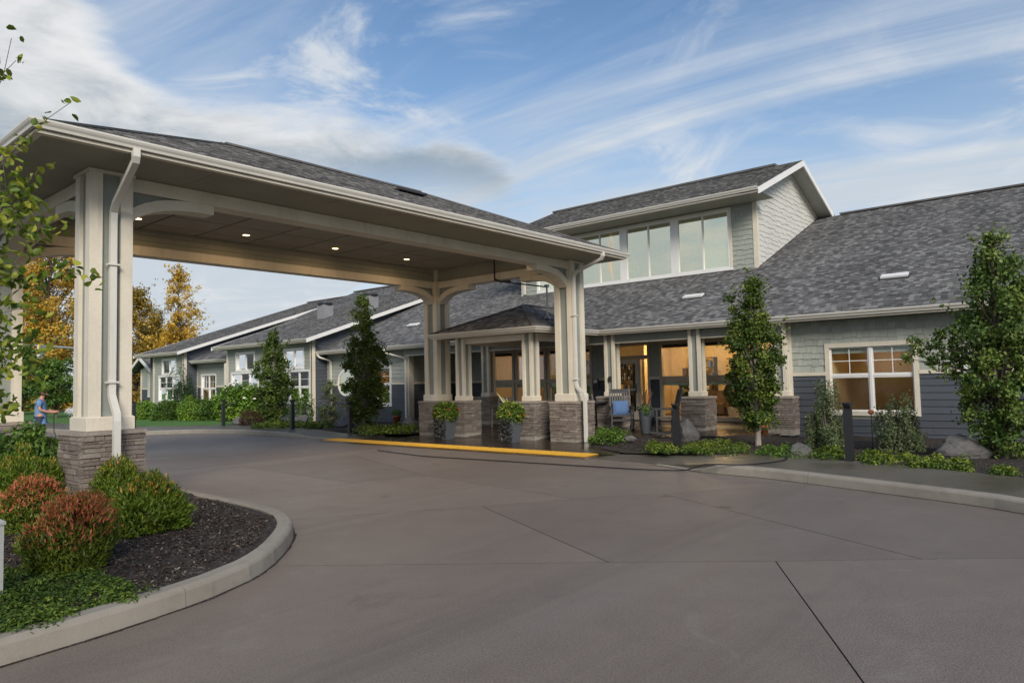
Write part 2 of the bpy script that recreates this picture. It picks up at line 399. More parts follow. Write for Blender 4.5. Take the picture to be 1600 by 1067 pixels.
def leafmat(name, ca, cb, cc=None, trans=.25, rough=.5):
    """ca..cb..cc picked per leaf by its tint"""
    t = NT(name); a = t.attr('tint')
    st = [(0, ca), (1, cb)] if cc is None else [(0, ca), (.58, cb), (.78 if 'nandina' in name else 1, cc)]
    c = t.ramp(a, st); t.set(c, rough, spec=.35)
    tr = t.nd('ShaderNodeBsdfTranslucent'); t.L.new(t.mix(.4, c, (.16, .20, .02)), tr.inputs[0])
    mx = t.nd('ShaderNodeMixShader'); mx.inputs[0].default_value = trans; t.L.new(t.p.outputs[0], mx.inputs[1]); t.L.new(tr.outputs[0], mx.inputs[2]); t.L.new(mx.outputs[0], t.out.inputs[0])
    return t.m
barkm = m_cap('tree_bark', (.13, .105, .085))
palebark = m_cap('pale_tree_bark', (.30, .27, .23))
L_col = leafmat('hornbeam_leaf', (.018, .040, .009), (.085, .140, .022), (.30, .33, .06))
L_near = leafmat('yellowing_leaf', (.045, .095, .012), (.20, .27, .035), (.44, .44, .06), .35)
L_right = leafmat('rounded_leaf', (.020, .050, .011), (.085, .150, .028), (.29, .36, .085))
L_gold = leafmat('sunlit_gold_leaf', (.22, .125, .014), (.74, .46, .06), (.92, .70, .17), .4)  # low sun's gold on the far foliage put into the leaf colour
L_goldg = leafmat('olive_gold_leaf', (.09, .075, .014), (.38, .25, .035), (.72, .48, .08), .35)
L_green = leafmat('mid_green_leaf', (.025, .068, .012), (.085, .170, .025), (.20, .31, .05))
L_dark = leafmat('dark_glossy_leaf', (.012, .034, .012), (.035, .075, .022), (.08, .14, .035), .12, .35)
L_lime = leafmat('lime_groundcover_leaf', (.030, .070, .012), (.11, .175, .022), (.30, .34, .05))
L_hyd = leafmat('hydrangea_leaf', (.045, .115, .014), (.15, .28, .030), (.32, .46, .06))
L_nand = leafmat('nandina_leaf', (.030, .075, .008), (.185, .225, .022), (.52, .150, .075), .25)
L_nandg = leafmat('green_nandina_leaf', (.032, .084, .008), (.185, .255, .022), (.55, .27, .06), .25)
L_var = leafmat('variegated_leaf', (.035, .065, .028), (.13, .17, .075), (.36, .38, .22))
L_red = leafmat('maroon_leaf', (.030, .014, .010), (.085, .030, .020), (.06, .08, .02))
L_spill = leafmat('purple_spill_leaf', (.020, .020, .024), (.055, .055, .060), (.11, .12, .09), .1)
def flat(name, col, rough=.5, metal=0.0, spec=None):
    t = NT(name); n = t.noise(t.pos(), 18, 4); f = t.rng(n, .3, .7, .88, 1.12)
    vm = t.nd('ShaderNodeVectorMath', operation='SCALE'); vm.inputs[0].default_value = col; t.L.new(f, vm.inputs['Scale'])
    return t.set(vm.outputs[0], rough, metal=metal, spec=spec)
redfl = flat('red_petal', (.55, .045, .02)); orangefl = flat('orange_petal', (.75, .17, .03)); yellowfl = flat('yellow_petal', (.72, .50, .02)); whitefl = flat('white_petal', (.75, .75, .70)); silverleaf = flat('silver_leaf', (.42, .46, .44))
terracotta = flat('terracotta', (.33, .095, .045), .8); potm = flat('grey_resin_pot', (.075, .085, .098), .6)
steel = flat('galvanised_steel', (.42, .43, .44), .4, .8); darksteel = flat('dark_steel', (.05, .05, .055), .45, .4)
bluecush = flat('blue_cushion_fabric', (.085, .16, .33), .9); skin = flat('skin', (.46, .235, .165), .55); hairm = flat('short_brown_hair', (.05, .032, .02), .8)
tshirt = flat('blue_tshirt', (.13, .235, .40), .9); jeans = flat('dark_shorts', (.035, .05, .08), .9); rubber = flat('black_rubber', (.012, .012, .013), .5)
greenhose = flat('green_hose', (.012, .035, .018), .45); turq = flat('turquoise_glass', (.03, .33, .48), .2)
blindm = flat('pale_blind', (.47, .52, .47), .8); curtain = flat('grey_green_curtain', (.20, .27, .25), .85)
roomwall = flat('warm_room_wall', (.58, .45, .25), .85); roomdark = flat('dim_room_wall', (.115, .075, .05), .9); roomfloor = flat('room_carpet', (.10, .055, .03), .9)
stripem = None
def m_stripe():
    t = NT('striped_cushion_fabric'); w = t.nd('ShaderNodeTexWave', wave_type='BANDS', bands_direction='X'); t.L.new(t.obj(), w.inputs[0]); w.inputs['Scale'].default_value = 2.6
    return t.set(t.ramp(w.outputs['Fac'], [(.45, (.12, .18, .30)), (.55, (.70, .72, .74))]), .9)
stripem = m_stripe()
def m_tactile():
    t = NT('yellow_tactile_paint'); p = t.pos(); n = t.noise(p, 3, 5, .65); n2 = t.noise(p, 40, 4)
    c = t.mix(t.rng(n, .35, .7, 0, .6), (.62, .36, .035), (.48, .25, .03)); c = t.mix(t.rng(n2, .55, .75, 0, .5), c, (.30, .17, .04))
    return t.set(c, .6, t.bump(n2, .2, .003))
tactm = m_tactile()
def glass(name, tint=(.9, .93, .92), refl=1.0, base=.05, gcol=(1, 1, 1)):
    t = NT(name); t.N.remove(t.p)
    fr = t.nd('ShaderNodeFresnel'); fr.inputs[0].default_value = 1.52
    tr = t.nd('ShaderNodeBsdfTransparent'); tr.inputs[0].default_value = tint+(1,)
    gl = t.nd('ShaderNodeBsdfGlossy'); gl.inputs['Roughness'].default_value = .012; gl.inputs['Color'].default_value = gcol+(1,)
    wv = t.noise(t.pos(), 1.3, 2); b = t.bump(wv, .05, .02); t.L.new(b, gl.inputs['Normal'])
    mx = t.nd('ShaderNodeMixShader'); t.put(mx.inputs[0], t.math('ADD', t.math('MULTIPLY', fr.outputs[0], refl), base, clamp=True)); t.L.new(tr.outputs[0], mx.inputs[1]); t.L.new(gl.outputs[0], mx.inputs[2]); t.L.new(mx.outputs[0], t.out.inputs[0])
    return t.m
glassm = glass('window_glass', (.93, .95, .93), .85, .015); glassr = glass('sky_tint_glass', (.92, .95, .92), 1.0, .62, (1.0, .98, .78))  # second glass: pale sky reflection put into its cream gloss tint
def m_screen():
    t = NT('insect_screen'); t.N.remove(t.p); tr = t.nd('ShaderNodeBsdfTransparent'); df = t.nd('ShaderNodeBsdfDiffuse'); df.inputs[0].default_value = (.045, .035, .030, 1)
    mx = t.nd('ShaderNodeMixShader'); mx.inputs[0].default_value = .55; t.L.new(tr.outputs[0], mx.inputs[1]); t.L.new(df.outputs[0], mx.inputs[2]); t.L.new(mx.outputs[0], t.out.inputs[0]); return t.m
screenm = m_screen()
def emit(name, col, s):
    t = NT(name); t.set(col, .5); t.put(t.p.inputs['Emission Color'], col); t.p.inputs['Emission Strength'].default_value = s; return t.m
lampm = emit('warm_lamp', (1.0, .62, .28), 3.2); lampsoft = emit('warm_ceiling_lamp', (1.0, .62, .26), 4)
amberm = emit('glowing_amber_wood', (.55, .26, .06), .35)  # wood glows by itself, its lit look comes from emission
lens_em = emit('bollard_lens', (.9, .33, .08), .7)
def m_water():
    t = NT('water_spray'); t.N.remove(t.p); tr = t.nd('ShaderNodeBsdfTransparent'); df = t.nd('ShaderNodeBsdfDiffuse'); df.inputs[0].default_value = (.85, .88, .9, 1)
    mx = t.nd('ShaderNodeMixShader'); mx.inputs[0].default_value = .55; t.L.new(tr.outputs[0], mx.inputs[1]); t.L.new(df.outputs[0], mx.inputs[2]); t.L.new(mx.outputs[0], t.out.inputs[0]); return t.m
waterm = m_water()
# ------------------------------------------------------------------ ground, road, kerbs, walks
def sheet(name, poly, z, m, parent=None):
    b = MB(); vs = [(p[0], p[1], p[2] if len(p) > 2 else z) for p in poly]; b.add(vs, [tuple(range(len(vs)))])
    return b.build(name, m, parent)
def soil(name, poly, m, zf, step=.18, amp=.03, parent=None):
    """a gently mounded sheet inside a 2D outline"""
    me = bpy.data.meshes.new(name); bm = bmesh.new()
    bm.faces.new([bm.verts.new((p[0], p[1], 0)) for p in poly])
    xs = [p[0] for p in poly]; ys = [p[1] for p in poly]
    for ax, lo, hi in ((0, min(xs), max(xs)), (1, min(ys), max(ys))):
        t = lo+step
        while t < hi:
            bmesh.ops.bisect_plane(bm, geom=bm.verts[:]+bm.edges[:]+bm.faces[:], plane_co=(t, t, 0), plane_no=(1, 0, 0) if ax == 0 else (0, 1, 0))
            t += step
    from mathutils import noise
    for v in bm.verts:
        edge = v.is_boundary
        v.co.z = zf(v.co.x, v.co.y)+(0 if edge else (noise.noise(v.co*1.1)*amp+noise.noise(v.co*4)*amp*.4+amp*.6))
    bmesh.ops.recalc_face_normals(bm, faces=bm.faces)
    bm.to_mesh(me); bm.free()
    me.polygons.foreach_set('use_smooth', [True]*len(me.polygons))
    me.materials.append(m); o = bpy.data.objects.new(name, me); COL.objects.link(o)
    if parent is not None: attach(o, parent)
    return o
g = sheet('ground', [(-700, -700), (700, -700), (700, 700), (-700, 700)], -.12, lawnm); struct(g, 'flat grassy ground reaching to the horizon')
drv = sheet('driveway', [(-75, -40), (40, -40), (40, 15.2), (-75, 15.2)], -.007, flat('joint_filler', (.024, .021, .019), .95)); struct(drv, 'brown grey concrete driveway curving under the canopy')
def G(x, y): p = at(x, y, Z=0); return (p.x, p.y)
N = {1: G(380.5, 729.6), 2: G(551.5, 711.6), 3: G(600, 703.5), 4: G(553, 754.5), 5: G(344.5, 777), 6: G(667, 743), 7: G(897, 779), 8: G(752.5, 790.5), 9: G(457, 811.5), 10: G(1035.6, 771.4),
     11: G(1232.5, 757.5), 12: G(951, 878), 13: G(427, 883.5), 14: G(1212, 876.4), 15: G(1440, 872.8), 16: G(1600, 871.5), 17: G(1345, 1060), 18: G(282, 743)}
def ext(a, b, t): return (a[0]+(b[0]-a[0])*t, a[1]+(b[1]-a[1])*t)
e16 = ext(N[15], N[16], 14); e17 = ext(N[14], N[17], 12); e11 = ext(N[10], N[11], 2.6); e13 = (-7.5, 2.4); e9 = (-9.2, 3.9); e5 = (-11.2, 3.9); e18 = (-14.0, 2.0); e3 = ext(N[2], N[3], 4)
slabs = [[e13, N[13], N[12], N[14], N[17], e17, (-8, -40), (-75, -40), (-75, 2.0), (-14, 2.0)],
         [N[14], N[15], N[16], e16, (40, -40), e17, N[17]],
         [e9, N[9], N[8], N[12], N[13], e13],
         [N[8], N[7], N[10], N[15], N[14], N[12]],
         [N[10], N[11], e11, (40, 15.2), (40, e16[1]), e16, N[16], N[15]],
         [e5, N[5], N[4], N[6], N[7], N[8], N[9], e9],
         [N[4], N[1], N[2], N[6]],
         [e18, N[18], N[1], N[4], N[5], e5],
         [N[2], e3, (-14.0, 15.2), e11, N[11], N[10], N[7], N[6]],
         [(-75, 2.0), e18, N[18], N[1], N[2], e3, (-14.0, 15.2), (-75, 15.2)]]
slabs[8] = [N[2], N[3], (N[3][0]+.8, 15.2), (e11[0], 15.2), e11, N[11], N[10], N[7], N[6]]
slabs[9] = [(-75, 2.0), (-14, 2.0), N[18], N[1], N[2], N[3], (N[3][0]+.8, 15.2), (-75, 15.2)]
slabs[7] = [(-14, 2.0), N[18], N[1], N[4], N[5], e5]
def inset(poly, d):
    n = len(poly); ar = sum(poly[i][0]*poly[(i+1) % n][1]-poly[(i+1) % n][0]*poly[i][1] for i in range(n))
    if ar < 0: poly = poly[::-1]
    out = []
    for i in range(n):
        p0, p1, p2 = Vector(poly[i-1]), Vector(poly[i]), Vector(poly[(i+1) % n])
        a = (p1-p0).normalized(); b = (p2-p1).normalized(); na = Vector((-a.y, a.x)); nb = Vector((-b.y, b.x))
        k = na+nb; k = k/max(.3, k.dot(na)) if k.length > 1e-5 else na
        out.append(tuple(p1+k*d))
    return out
for s_ in slabs:
    q = inset(s_, .0052); b = MB(); n = len(q); q2 = inset(s_, .0056)
    b.add([(p[0], p[1], 0) for p in q2]+[(p[0], p[1], -.0005) for p in q]+[(p[0], p[1], -.028) for p in q], [tuple(range(n))]+[(i, n+i, n+(i+1) % n, (i+1) % n) for i in range(n)]+[(n+i, 2*n+i, 2*n+(i+1) % n, n+(i+1) % n) for i in range(n)])
    o = b.build('concrete_slab', drivem, drv); o.data.materials.append(drv.data.materials[0])
    for f in o.data.polygons:
        if abs(f.normal.z) < .3: f.material_index = 1
def densify(pl, step=.25, smooth=True):
    """Catmull-Rom through the points (any dimension)"""
    P = [np.array(p, float) for p in pl]; out = []
    for i in range(len(P)-1):
        p0, p1, p2, p3 = P[max(i-1, 0)], P[i], P[i+1], P[min(i+2, len(P)-1)]
        k = max(1, int(np.linalg.norm((p2-p1)[:2])/step))
        for j in range(k):
            t = j/k
            if smooth: q = .5*((2*p1)+(-p0+p2)*t+(2*p0-5*p1+4*p2-p3)*t*t+(-p0+3*p1-3*p2+p3)*t**3)
            else: q = p1+(p2-p1)*t
            out.append(q)
    out.append(P[-1]); return out
def kerb(label, line, inward, width=.17, joint=3.0, z0=-.02):
    """line: (x, y, height) outer foot of the kerb; inward=+1: kerb body lies left of travel"""
    P = densify(line); b0 = MB(); segs = []; cur = [P[0]]; acc = 0
    for i in range(1, len(P)):
        acc += np.linalg.norm((P[i]-P[i-1])[:2]); cur.append(P[i])
        if acc > joint or i == len(P)-1: segs.append(cur); cur = [P[i]]; acc = 0
    def ring(i0, a, sh=0.0):
        pa, pb = P[max(i0-1, 0)], P[min(i0+1, len(P)-1)]; t = pb[:2]-pa[:2]; t = t/np.linalg.norm(t); n = np.array([-t[1], t[0]])*inward
        x, y, h = P[i0]; x += t[0]*sh; y += t[1]*sh
        h = max(h, .012)
        prof = [(0, z0), (.012, h*.75), (.022, h-.018 if h > .04 else h*.9), (.045, h), (width-.02, h+.002), (width, h-.012 if h > .04 else h), (width, z0)]
        return [(x+n[0]*u, y+n[1]*u, z) for u, z in prof]
    idx = {id(p): k for k, p in enumerate(P)}
    root = None
    base = MB()
    for i in range(len(P)-1):
        r1 = ring(i, 0); r2 = ring(i+1, 0)
        def lip(r): d_ = np.array(r[0][:2])-np.array(r[-1][:2]); d_ = d_/np.linalg.norm(d_)*random.uniform(.014, .034); return (r[0][0]+d_[0], r[0][1]+d_[1], .0035)
        base.add([lip(r1), (r1[-1][0], r1[-1][1], .003), (r2[-1][0], r2[-1][1], .003), lip(r2)], [(0, 1, 2, 3)])
    root = base.build('kerb', mulchm); struct(root, label)
    for sg in segs:
        b = MB(); ks = [idx[id(p)] for p in sg]; vs = []
        for j, k in enumerate(ks): vs += ring(k, 0, .004 if j == 0 else (-.004 if j == len(ks)-1 else 0))
        m = 7; n = len(ks)
        fs = [(j*m+u, j*m+u+1, (j+1)*m+u+1, (j+1)*m+u) for j in range(n-1) for u in range(m-1)]+[tuple(range(m)), tuple((n-1)*m+u for u in range(m-1, -1, -1))]
        b.add(vs, fs); b.build('kerb_stone', kerbm, root)
    return root
ISL = [(-5.03, -7), (-5.03, -2), (-5.06, 1.24), (-5.12, 1.69), (-5.22, 2.19), (-5.36, 2.67), (-5.56, 3.09), (-5.90, 3.52), (-6.39, 3.97), (-6.88, 4.33), (-7.45, 4.58), (-8.2, 4.70), (-9.65, 4.74), (-12, 4.76), (-16, 4.8), (-18, 4.75), (-19, 4.3), (-19.4, 3.3), (-19.4, -7)]
kerb('weathered concrete kerb rounding the end of the planted island', [(x, y, .15) for x, y in ISL], +1)
isl_in = [tuple(p) for p in inset(ISL+[], .15)]
def zisl(x, y): return .12
ib = soil('planting_bed', isl_in, mulchm, zisl, .22, .05); struct(ib, 'dark bark mulch bed of the island')
RK = [(-6.6, 11.62, .012), (-5.75, 11.27, .015), (-5.45, 11.14, .06), (-5.12, 11.06, .145), (-4.46, 11.0, .15), (-3.81, 10.83, .15), (-2.16, 10.27, .15), (-1.37, 9.98, .15), (-.9, 9.71, .15), (1, 8.55, .15), (7, 5.0, .15)]
kerb('concrete kerb along the right walk, dropping to the road near the entrance', RK, +1)
FK = [(-17.6, 12.45, .012), (-18.9, 12.36, .04), (-19.5, 12.30, .11), (-20.3, 12.26, .15), (-21.6, 12.24, .15), (-22.9, 12.2, .15), (-24.4, 11.72, .15), (-25.2, 11.05, .15), (-25.75, 10.35, .15), (-26.6, 9.7, .15), (-29, 9.3, .15), (-36, 9.1, .15), (-75, 9.0, .15)]
kerb('far concrete kerb curving round in front of the hedge', FK, -1)
# right-hand walk in slabs
WF = [(-8.2, 11.95, .012), (-6.6, 11.72, .02), (-5.3, 11.24, .12), (-4.4, 11.16, .148), (-3.75, 11.0, .148), (-2.1, 10.44, .148), (-1.3, 10.15, .148), (-.82, 9.88, .148), (1.1, 8.72, .148), (7.1, 5.2, .148)]
WB = [(-8.0, 12.75, .02), (-6.6, 12.86, .06), (-5.5, 13.0, .13), (-4.6, 13.05, .15), (-3.7, 12.8, .15), (-2.5, 12.31, .15), (-1.6, 11.95, .15), (-.9, 11.66, .15), (1.7, 10.35, .15), (8, 7.0, .15)]
def walk(name, label, F, B, m, step=1.55, th=.10):
    f = densify(F, .2); b = densify(B, .2); k = 60
    def rs(P):
        P = np.array(P); d = np.concatenate([[0], np.cumsum(np.linalg.norm(np.diff(P[:, :2], axis=0), axis=1))]); t = np.linspace(0, d[-1], k*6+1)
        return np.stack([np.interp(t, d, P[:, i]) for i in range(3)], 1), d[-1]
    fp, ln = rs(f); bp, _ = rs(b); n = max(1, int(ln/step))
    root = MB().add([tuple(fp[i]-[0, 0, .05]) for i in range(0, len(fp), 6)]+[tuple(bp[i]-[0, 0, .05]) for i in range(len(bp)-1, -1, -6)], [tuple(range(2*len(fp[::6])))]).build(name, foundm); struct(root, label)
    M_ = len(fp)-1
    for s_ in range(n):
        i0 = int(M_*s_/n); i1 = int(M_*(s_+1)/n); ids = np.linspace(i0, i1, 7).astype(int)
        d = (fp[i1]-fp[i0])/np.linalg.norm(fp[i1]-fp[i0])*.006; vs = []
        for j, i in enumerate(ids):
            sh = d if j == 0 else (-d if j == 6 else 0*d)
            vs += [tuple(fp[i]+sh-[0, 0, th]), tuple(fp[i]+sh), tuple(bp[i]+sh), tuple(bp[i]+sh-[0, 0, th])]
        MB().add(vs, [(j*4+u, j*4+u+1, j*4+5+u, j*4+4+u) for j in range(6) for u in range(3)]+[(0, 1, 2, 3), (27, 26, 25, 24)]).build('walk_slab', m, root)
    return root
walk('sidewalk', 'damp grey concrete walk between the right kerb and the planting', WF, WB, walkm)
LF = [(-17.3, 12.62, .02), (-18.9, 12.53, .05), (-19.5, 12.47, .11), (-20.3, 12.43, .15), (-21.6, 12.41, .15), (-22.95, 12.37, .15), (-24.55, 11.85, .15), (-25.35, 11.15, .15), (-25.95, 10.4, .15), (-26.7, 9.87, .15), (-29, 9.47, .15), (-36, 9.27, .15), (-75, 9.17, .15)]
LB = [(-16.9, 13.75, .05), (-18.9, 13.65, .08), (-20.3, 13.65, .14), (-21.8, 13.65, .16), (-23.2, 13.6, .16), (-24.6, 13.55, .16), (-26.2, 13.4, .16), (-27.3, 12.5, .16), (-28.1, 11.9, .16), (-29, 11.4, .16), (-31, 11.1, .16), (-37, 10.9, .16), (-75, 10.8, .16)]
walk('sidewalk', 'pale wet concrete walk along the far kerb beside the lawn', LF, LB, walkm, 1.8)
# lawn beyond the far walk
lb = [tuple(p[:2]) for p in densify(LB[6:], .5)]
lw = soil('lawn', lb+[(-75, 60), (-30, 60), (-30, 16.9), (-26.2, 15.0)], lawnm, lambda x, y: .15, 1.5, .02); struct(lw, 'mown green lawn behind the far walk')
# entrance plaza rising to the porch
def plaza_z(y): return float(np.interp(y, [12.3, 14.4, 17.2, 20.2], [.014, .045, .20, .245]))
pz = MB(); ys = [12.55, 12.9, 13.3, 13.72, 14.1, 14.4, 14.8, 15.25, 15.6, 16.0, 16.4, 16.8, 17.2, 17.6, 18.2, 19.2, 20.3]
plx = lambda y: float(np.interp(y, [12.55, 13.72, 15.4, 16.6, 17.5, 20.3], [-16.9, -16.05, -16.2, -17.6, -20.55, -20.6]))
prx = lambda y: float(np.interp(y, [12.55, 12.82, 13.55, 14.35, 15.25, 16.0, 16.75, 17.6, 20.3], [-8.0, -8.0, -9.2, -10.0, -10.25, -8.4, -6.4, -6.2, -6.2]))
pz.add([(x, y, plaza_z(y)) for y in ys for x in (plx(y)-.04, prx(y)+.04)], [(2*i, 2*i+1, 2*i+3, 2*i+2) for i in range(len(ys)-1)])
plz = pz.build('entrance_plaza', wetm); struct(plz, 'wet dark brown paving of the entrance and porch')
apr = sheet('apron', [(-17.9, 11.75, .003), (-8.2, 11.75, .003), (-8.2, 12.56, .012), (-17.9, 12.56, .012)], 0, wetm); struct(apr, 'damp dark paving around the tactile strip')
# tactile strip
ts = sheet('tactile_strip', [(-17.62, 12.03, .008), (-8.43, 12.03, .008), (-8.43, 12.55, .016), (-17.62, 12.55, .016)], 0, tactm); struct(ts, 'yellow tactile warning strip along the entrance')
tm = MB(); tw = 9.19/15; tm.box(.004, tw-.004, .004, .516, 0, .008)
for i in range(10):
    for j in range(8):
        cx = .045+i*(tw-.09)/9; cy = .04+j*.44/7; r = .019
        tm.add([(cx-r, cy-r, .008), (cx+r, cy-r, .008), (cx+r, cy+r, .008), (cx-r, cy+r, .008), (cx-r*.6, cy-r*.6, .017), (cx+r*.6, cy-r*.6, .017), (cx+r*.6, cy+r*.6, .017), (cx-r*.6, cy+r*.6, .017)], [(4, 5, 6, 7), (0, 1, 5, 4), (1, 2, 6, 5), (2, 3, 7, 6), (3, 0, 4, 7)])
t0 = tm.build('tactile_tile', tactm, ts); t0.matrix_basis = Matrix.Translation((-17.62, 12.03, .010)) @ Matrix.Rotation(.0154, 4, 'X')
for i in range(1, 15):
    c = t0.copy(); COL.objects.link(c); c.matrix_basis = Matrix.Translation((-17.62+i*tw, 12.03, .010)) @ Matrix.Rotation(.0154, 4, 'X')
# planting beds by the building
bedR = [(-10.25, 15.25), (-10.0, 14.35), (-9.2, 13.55), (-8.0, 12.82), (-6.6, 12.9), (-5.5, 13.04), (-4.6, 13.09), (-3.7, 12.85), (-2.5, 12.36), (-1.6, 12.0), (-.9, 11.7), (1.7, 10.4), (8, 7.1), (9, 17.7), (-6.3, 17.7), (-6.4, 16.75), (-8.4, 16.0)]
br = soil('planting_bed', bedR, mulchm, lambda x, y: float(np.interp(x, [-9.6, -7.5, -5.2], [.03, .05, .115]))+max(0, y-14.2)*.035*(x < -6.3), .22, .05); struct(br, 'dark mulch bed below the right-hand wall')
bedL = [(-16.05, 13.72), (-18.9, 13.7), (-20.3, 13.7), (-21.8, 13.7), (-23.2, 13.65), (-24.6, 13.6), (-26.3, 13.45), (-26.8, 15.2), (-29, 15.6), (-34, 15.3), (-44, 15.3), (-44, 17.7), (-20.5, 17.7), (-17.6, 16.6), (-16.2, 15.4)]
bl = soil('planting_bed', bedL, mulchm, lambda x, y: .10, .28, .06); struct(bl, 'dark mulch bed in front of the left wings')
# ------------------------------------------------------------------ shared building helpers
def roof_plane(name, poly, parent, course=.143, lift=.018, m=None):
    """poly: convex 3D polygon, first edge is the eave; laid in courses with a real step at each"""
    P = [Vector(p) for p in poly]; u = (P[1]-P[0]).normalized(); n = None
    for q in P[2:]:
        w = (q-P[0])-u*(q-P[0]).dot(u)
        if w.length > .05: v = w.normalized(); break
    n = u.cross(v)
    if n.z < 0: n = -n
    uv2 = [((p-P[0]).dot(u), (p-P[0]).dot(v)) for p in P]; vmax = max(q[1] for q in uv2); K = max(1, int(round(vmax/course)))
    def span(vv):
        xs = []
        for i in range(len(uv2)):
            a, b = uv2[i], uv2[(i+1) % len(uv2)]
            if abs(a[1]-b[1]) < 1e-6:
                if abs(a[1]-vv) < 1e-4: xs += [a[0], b[0]]
                continue
            t = (vv-a[1])/(b[1]-a[1])
            if -1e-6 <= t <= 1+1e-6: xs.append(a[0]+(b[0]-a[0])*t)
        return (min(xs), max(xs)) if xs else None
    vs = []; fs = []; uvs = []
    for k in range(K):
        v0 = vmax*k/K; v1 = vmax*(k+1)/K; a = span(v0+1e-5); b = span(v1-1e-5)
        if a is None or b is None: continue
        o = len(vs)
        for (uu, vv, l) in ((a[0], v0, 0), (a[1], v0, 0), (a[1], v0, lift), (a[0], v0, lift), (b[1], v1, .001), (b[0], v1, .001)):
            vs.append(tuple(P[0]+u*uu+v*vv+n*l)); uvs.append((uu+50, v0+.001+(vv-v0)*.98))
        fs += [(o, o+1, o+2, o+3), (o+3, o+2, o+4, o+5)]
    me = bpy.data.meshes.new(name); me.from_pydata(vs, [], fs); ul = me.uv_layers.new(name='UVMap')
    for lp in me.loops: ul.data[lp.index].uv = uvs[lp.vertex_index]
    me.materials.append(m or roofm); o = bpy.data.objects.new(name, me); COL.objects.link(o); attach(o, parent); return o
def miter_path(pts, closed=False):
    P = [Vector((p[0], p[1])) for p in pts]; n = len(P); out = []
    for i in range(n):
        a = (P[i]-P[i-1]).normalized() if (i or closed) else None; b = (P[(i+1) % n]-P[i]).normalized() if (i < n-1 or closed) else None
        na = Vector((a.y, -a.x)) if a else None; nb = Vector((b.y, -b.x)) if b else None       # outward = right of travel
        k = (na+nb) if (na and nb) else (na or nb); k = k/max(.3, k.dot(na or nb)); out.append(k)
    return P, out
def edge_run(name, pts, prof, m, parent, closed=False):
    """profile (outward, z) carried round an eave line"""
    P, Nn = miter_path(pts, closed); k = len(prof); vs = [(p.x+q.x*o, p.y+q.y*o, z) for p, q in zip(P, Nn) for o, z in prof]; n = len(P)
    fs = [(i*k+j, i*k+(j+1) % k, ((i+1) % n)*k+(j+1) % k, ((i+1) % n)*k+j) for i in range(n if closed else n-1) for j in range(k)]
    if not closed: fs += [tuple(range(k)), tuple((n-1)*k+j for j in range(k-1, -1, -1))]
    return MB().add(vs, fs).build(name, m, parent)
def gutter_prof(z):
    return [(.0, z-.005), (.0, z-.10), (.075, z-.10), (.085, z-.07), (.105, z-.045), (.118, z-.02), (.118, z), (.105, z), (.100, z-.02), (.02, z-.02)]
def fascia_prof(z0, z1): return [(-.06, z0), (-.002, z0), (-.002, z1), (-.06, z1)]
def trim_prof(z): return [(-.002, z), (.028, z), (.028, z+.035), (-.002, z+.035)]
def stones(parent, cx, cy, half, z0, z1, faces, single):
    """split-face ledge stone laid in courses on the faces of a square pier"""
    vs = []; fs = []; tint = []
    for (nx, ny) in faces:
        z = z0
        while z < z1-.015:
            h = min(random.choice((.035, .05, .05, .065, .08)), z1-z)
            if z1-z-h < .025: h = z1-z
            t = -half-.02+random.uniform(0, .01)
            while t < half:
                w = random.uniform(.10, .34)
                if half-(t+w) < .09: w = half+.02-t-random.uniform(0, .01)
                pr = random.uniform(.004, .030); d = .05
                tx, ty = -ny, nx
                c = (cx+nx*(half+pr-d/2)+tx*(t+w/2), cy+ny*(half+pr-d/2)+ty*(t+w/2), z+h/2)
                hx = abs(tx)*(w/2-.004)+abs(nx)*d/2; hy = abs(ty)*(w/2-.004)+abs(ny)*d/2; hz = h/2-.004
                if single: piece('stone', stonem, parent, c, (hx, hy, hz), None, .07)
                else:
                    b = MB().box(c[0]-hx, c[0]+hx, c[1]-hy, c[1]+hy, c[2]-hz, c[2]+hz); o = len(vs); vs += b.v; fs += [tuple(o+i for i in f) for f in b.f]; tint += [random.random()]*8
                t += w
            z += h
    if not single:
        me = bpy.data.meshes.new('stone_facing'); me.from_pydata(vs, [], fs); at_ = me.attributes.new('tint', 'FLOAT', 'POINT'); at_.data.foreach_set('value', tint)
        me.materials.append(stonem2); o = bpy.data.objects.new('stone_facing', me); COL.objects.link(o); attach(o, parent); o['kind'] = 'stuff'
def pier(parent, cx, cy, half, z0, ztop, faces, single):
    core = MB().box(cx-half, cx+half, cy-half, cy+half, z0-.05, ztop-.05).build('pier', flat('mortar', (.035, .030, .027), .95) if 'mortar' not in bpy.data.materials else bpy.data.materials['mortar'], parent)
    f = MB().box(cx-half+.02, cx+half-.02, cy-half+.02, cy+half-.02, z0-.05, z0+.10); f.v = [(x+(-.03 if x < cx else .03)*.9, y+(-.03 if y < cy else .03)*.9, z) for x, y, z in f.v]; f.build('foot_course', footm, core)
    c = half+.035; cb = MB(); zz = ztop
    cb.add([(cx-c, cy-c, zz-.055), (cx+c, cy-c, zz-.055), (cx+c, cy+c, zz-.055), (cx-c, cy+c, zz-.055), (cx-c+.012, cy-c+.012, zz-.006), (cx+c-.012, cy-c+.012, zz-.006), (cx+c-.012, cy+c-.012, zz-.006), (cx-c+.012, cy+c-.012, zz-.006), (cx, cy, zz+.004)], [(0, 3, 2, 1), (0, 1, 5, 4), (1, 2, 6, 5), (2, 3, 7, 6), (3, 0, 4, 7), (4, 5, 8), (5, 6, 8), (6, 7, 8), (7, 4, 8)])
    cb.build('cap', capm, core)
    stones(core, cx, cy, half, z0+.10, ztop-.058, faces, single)
    return core
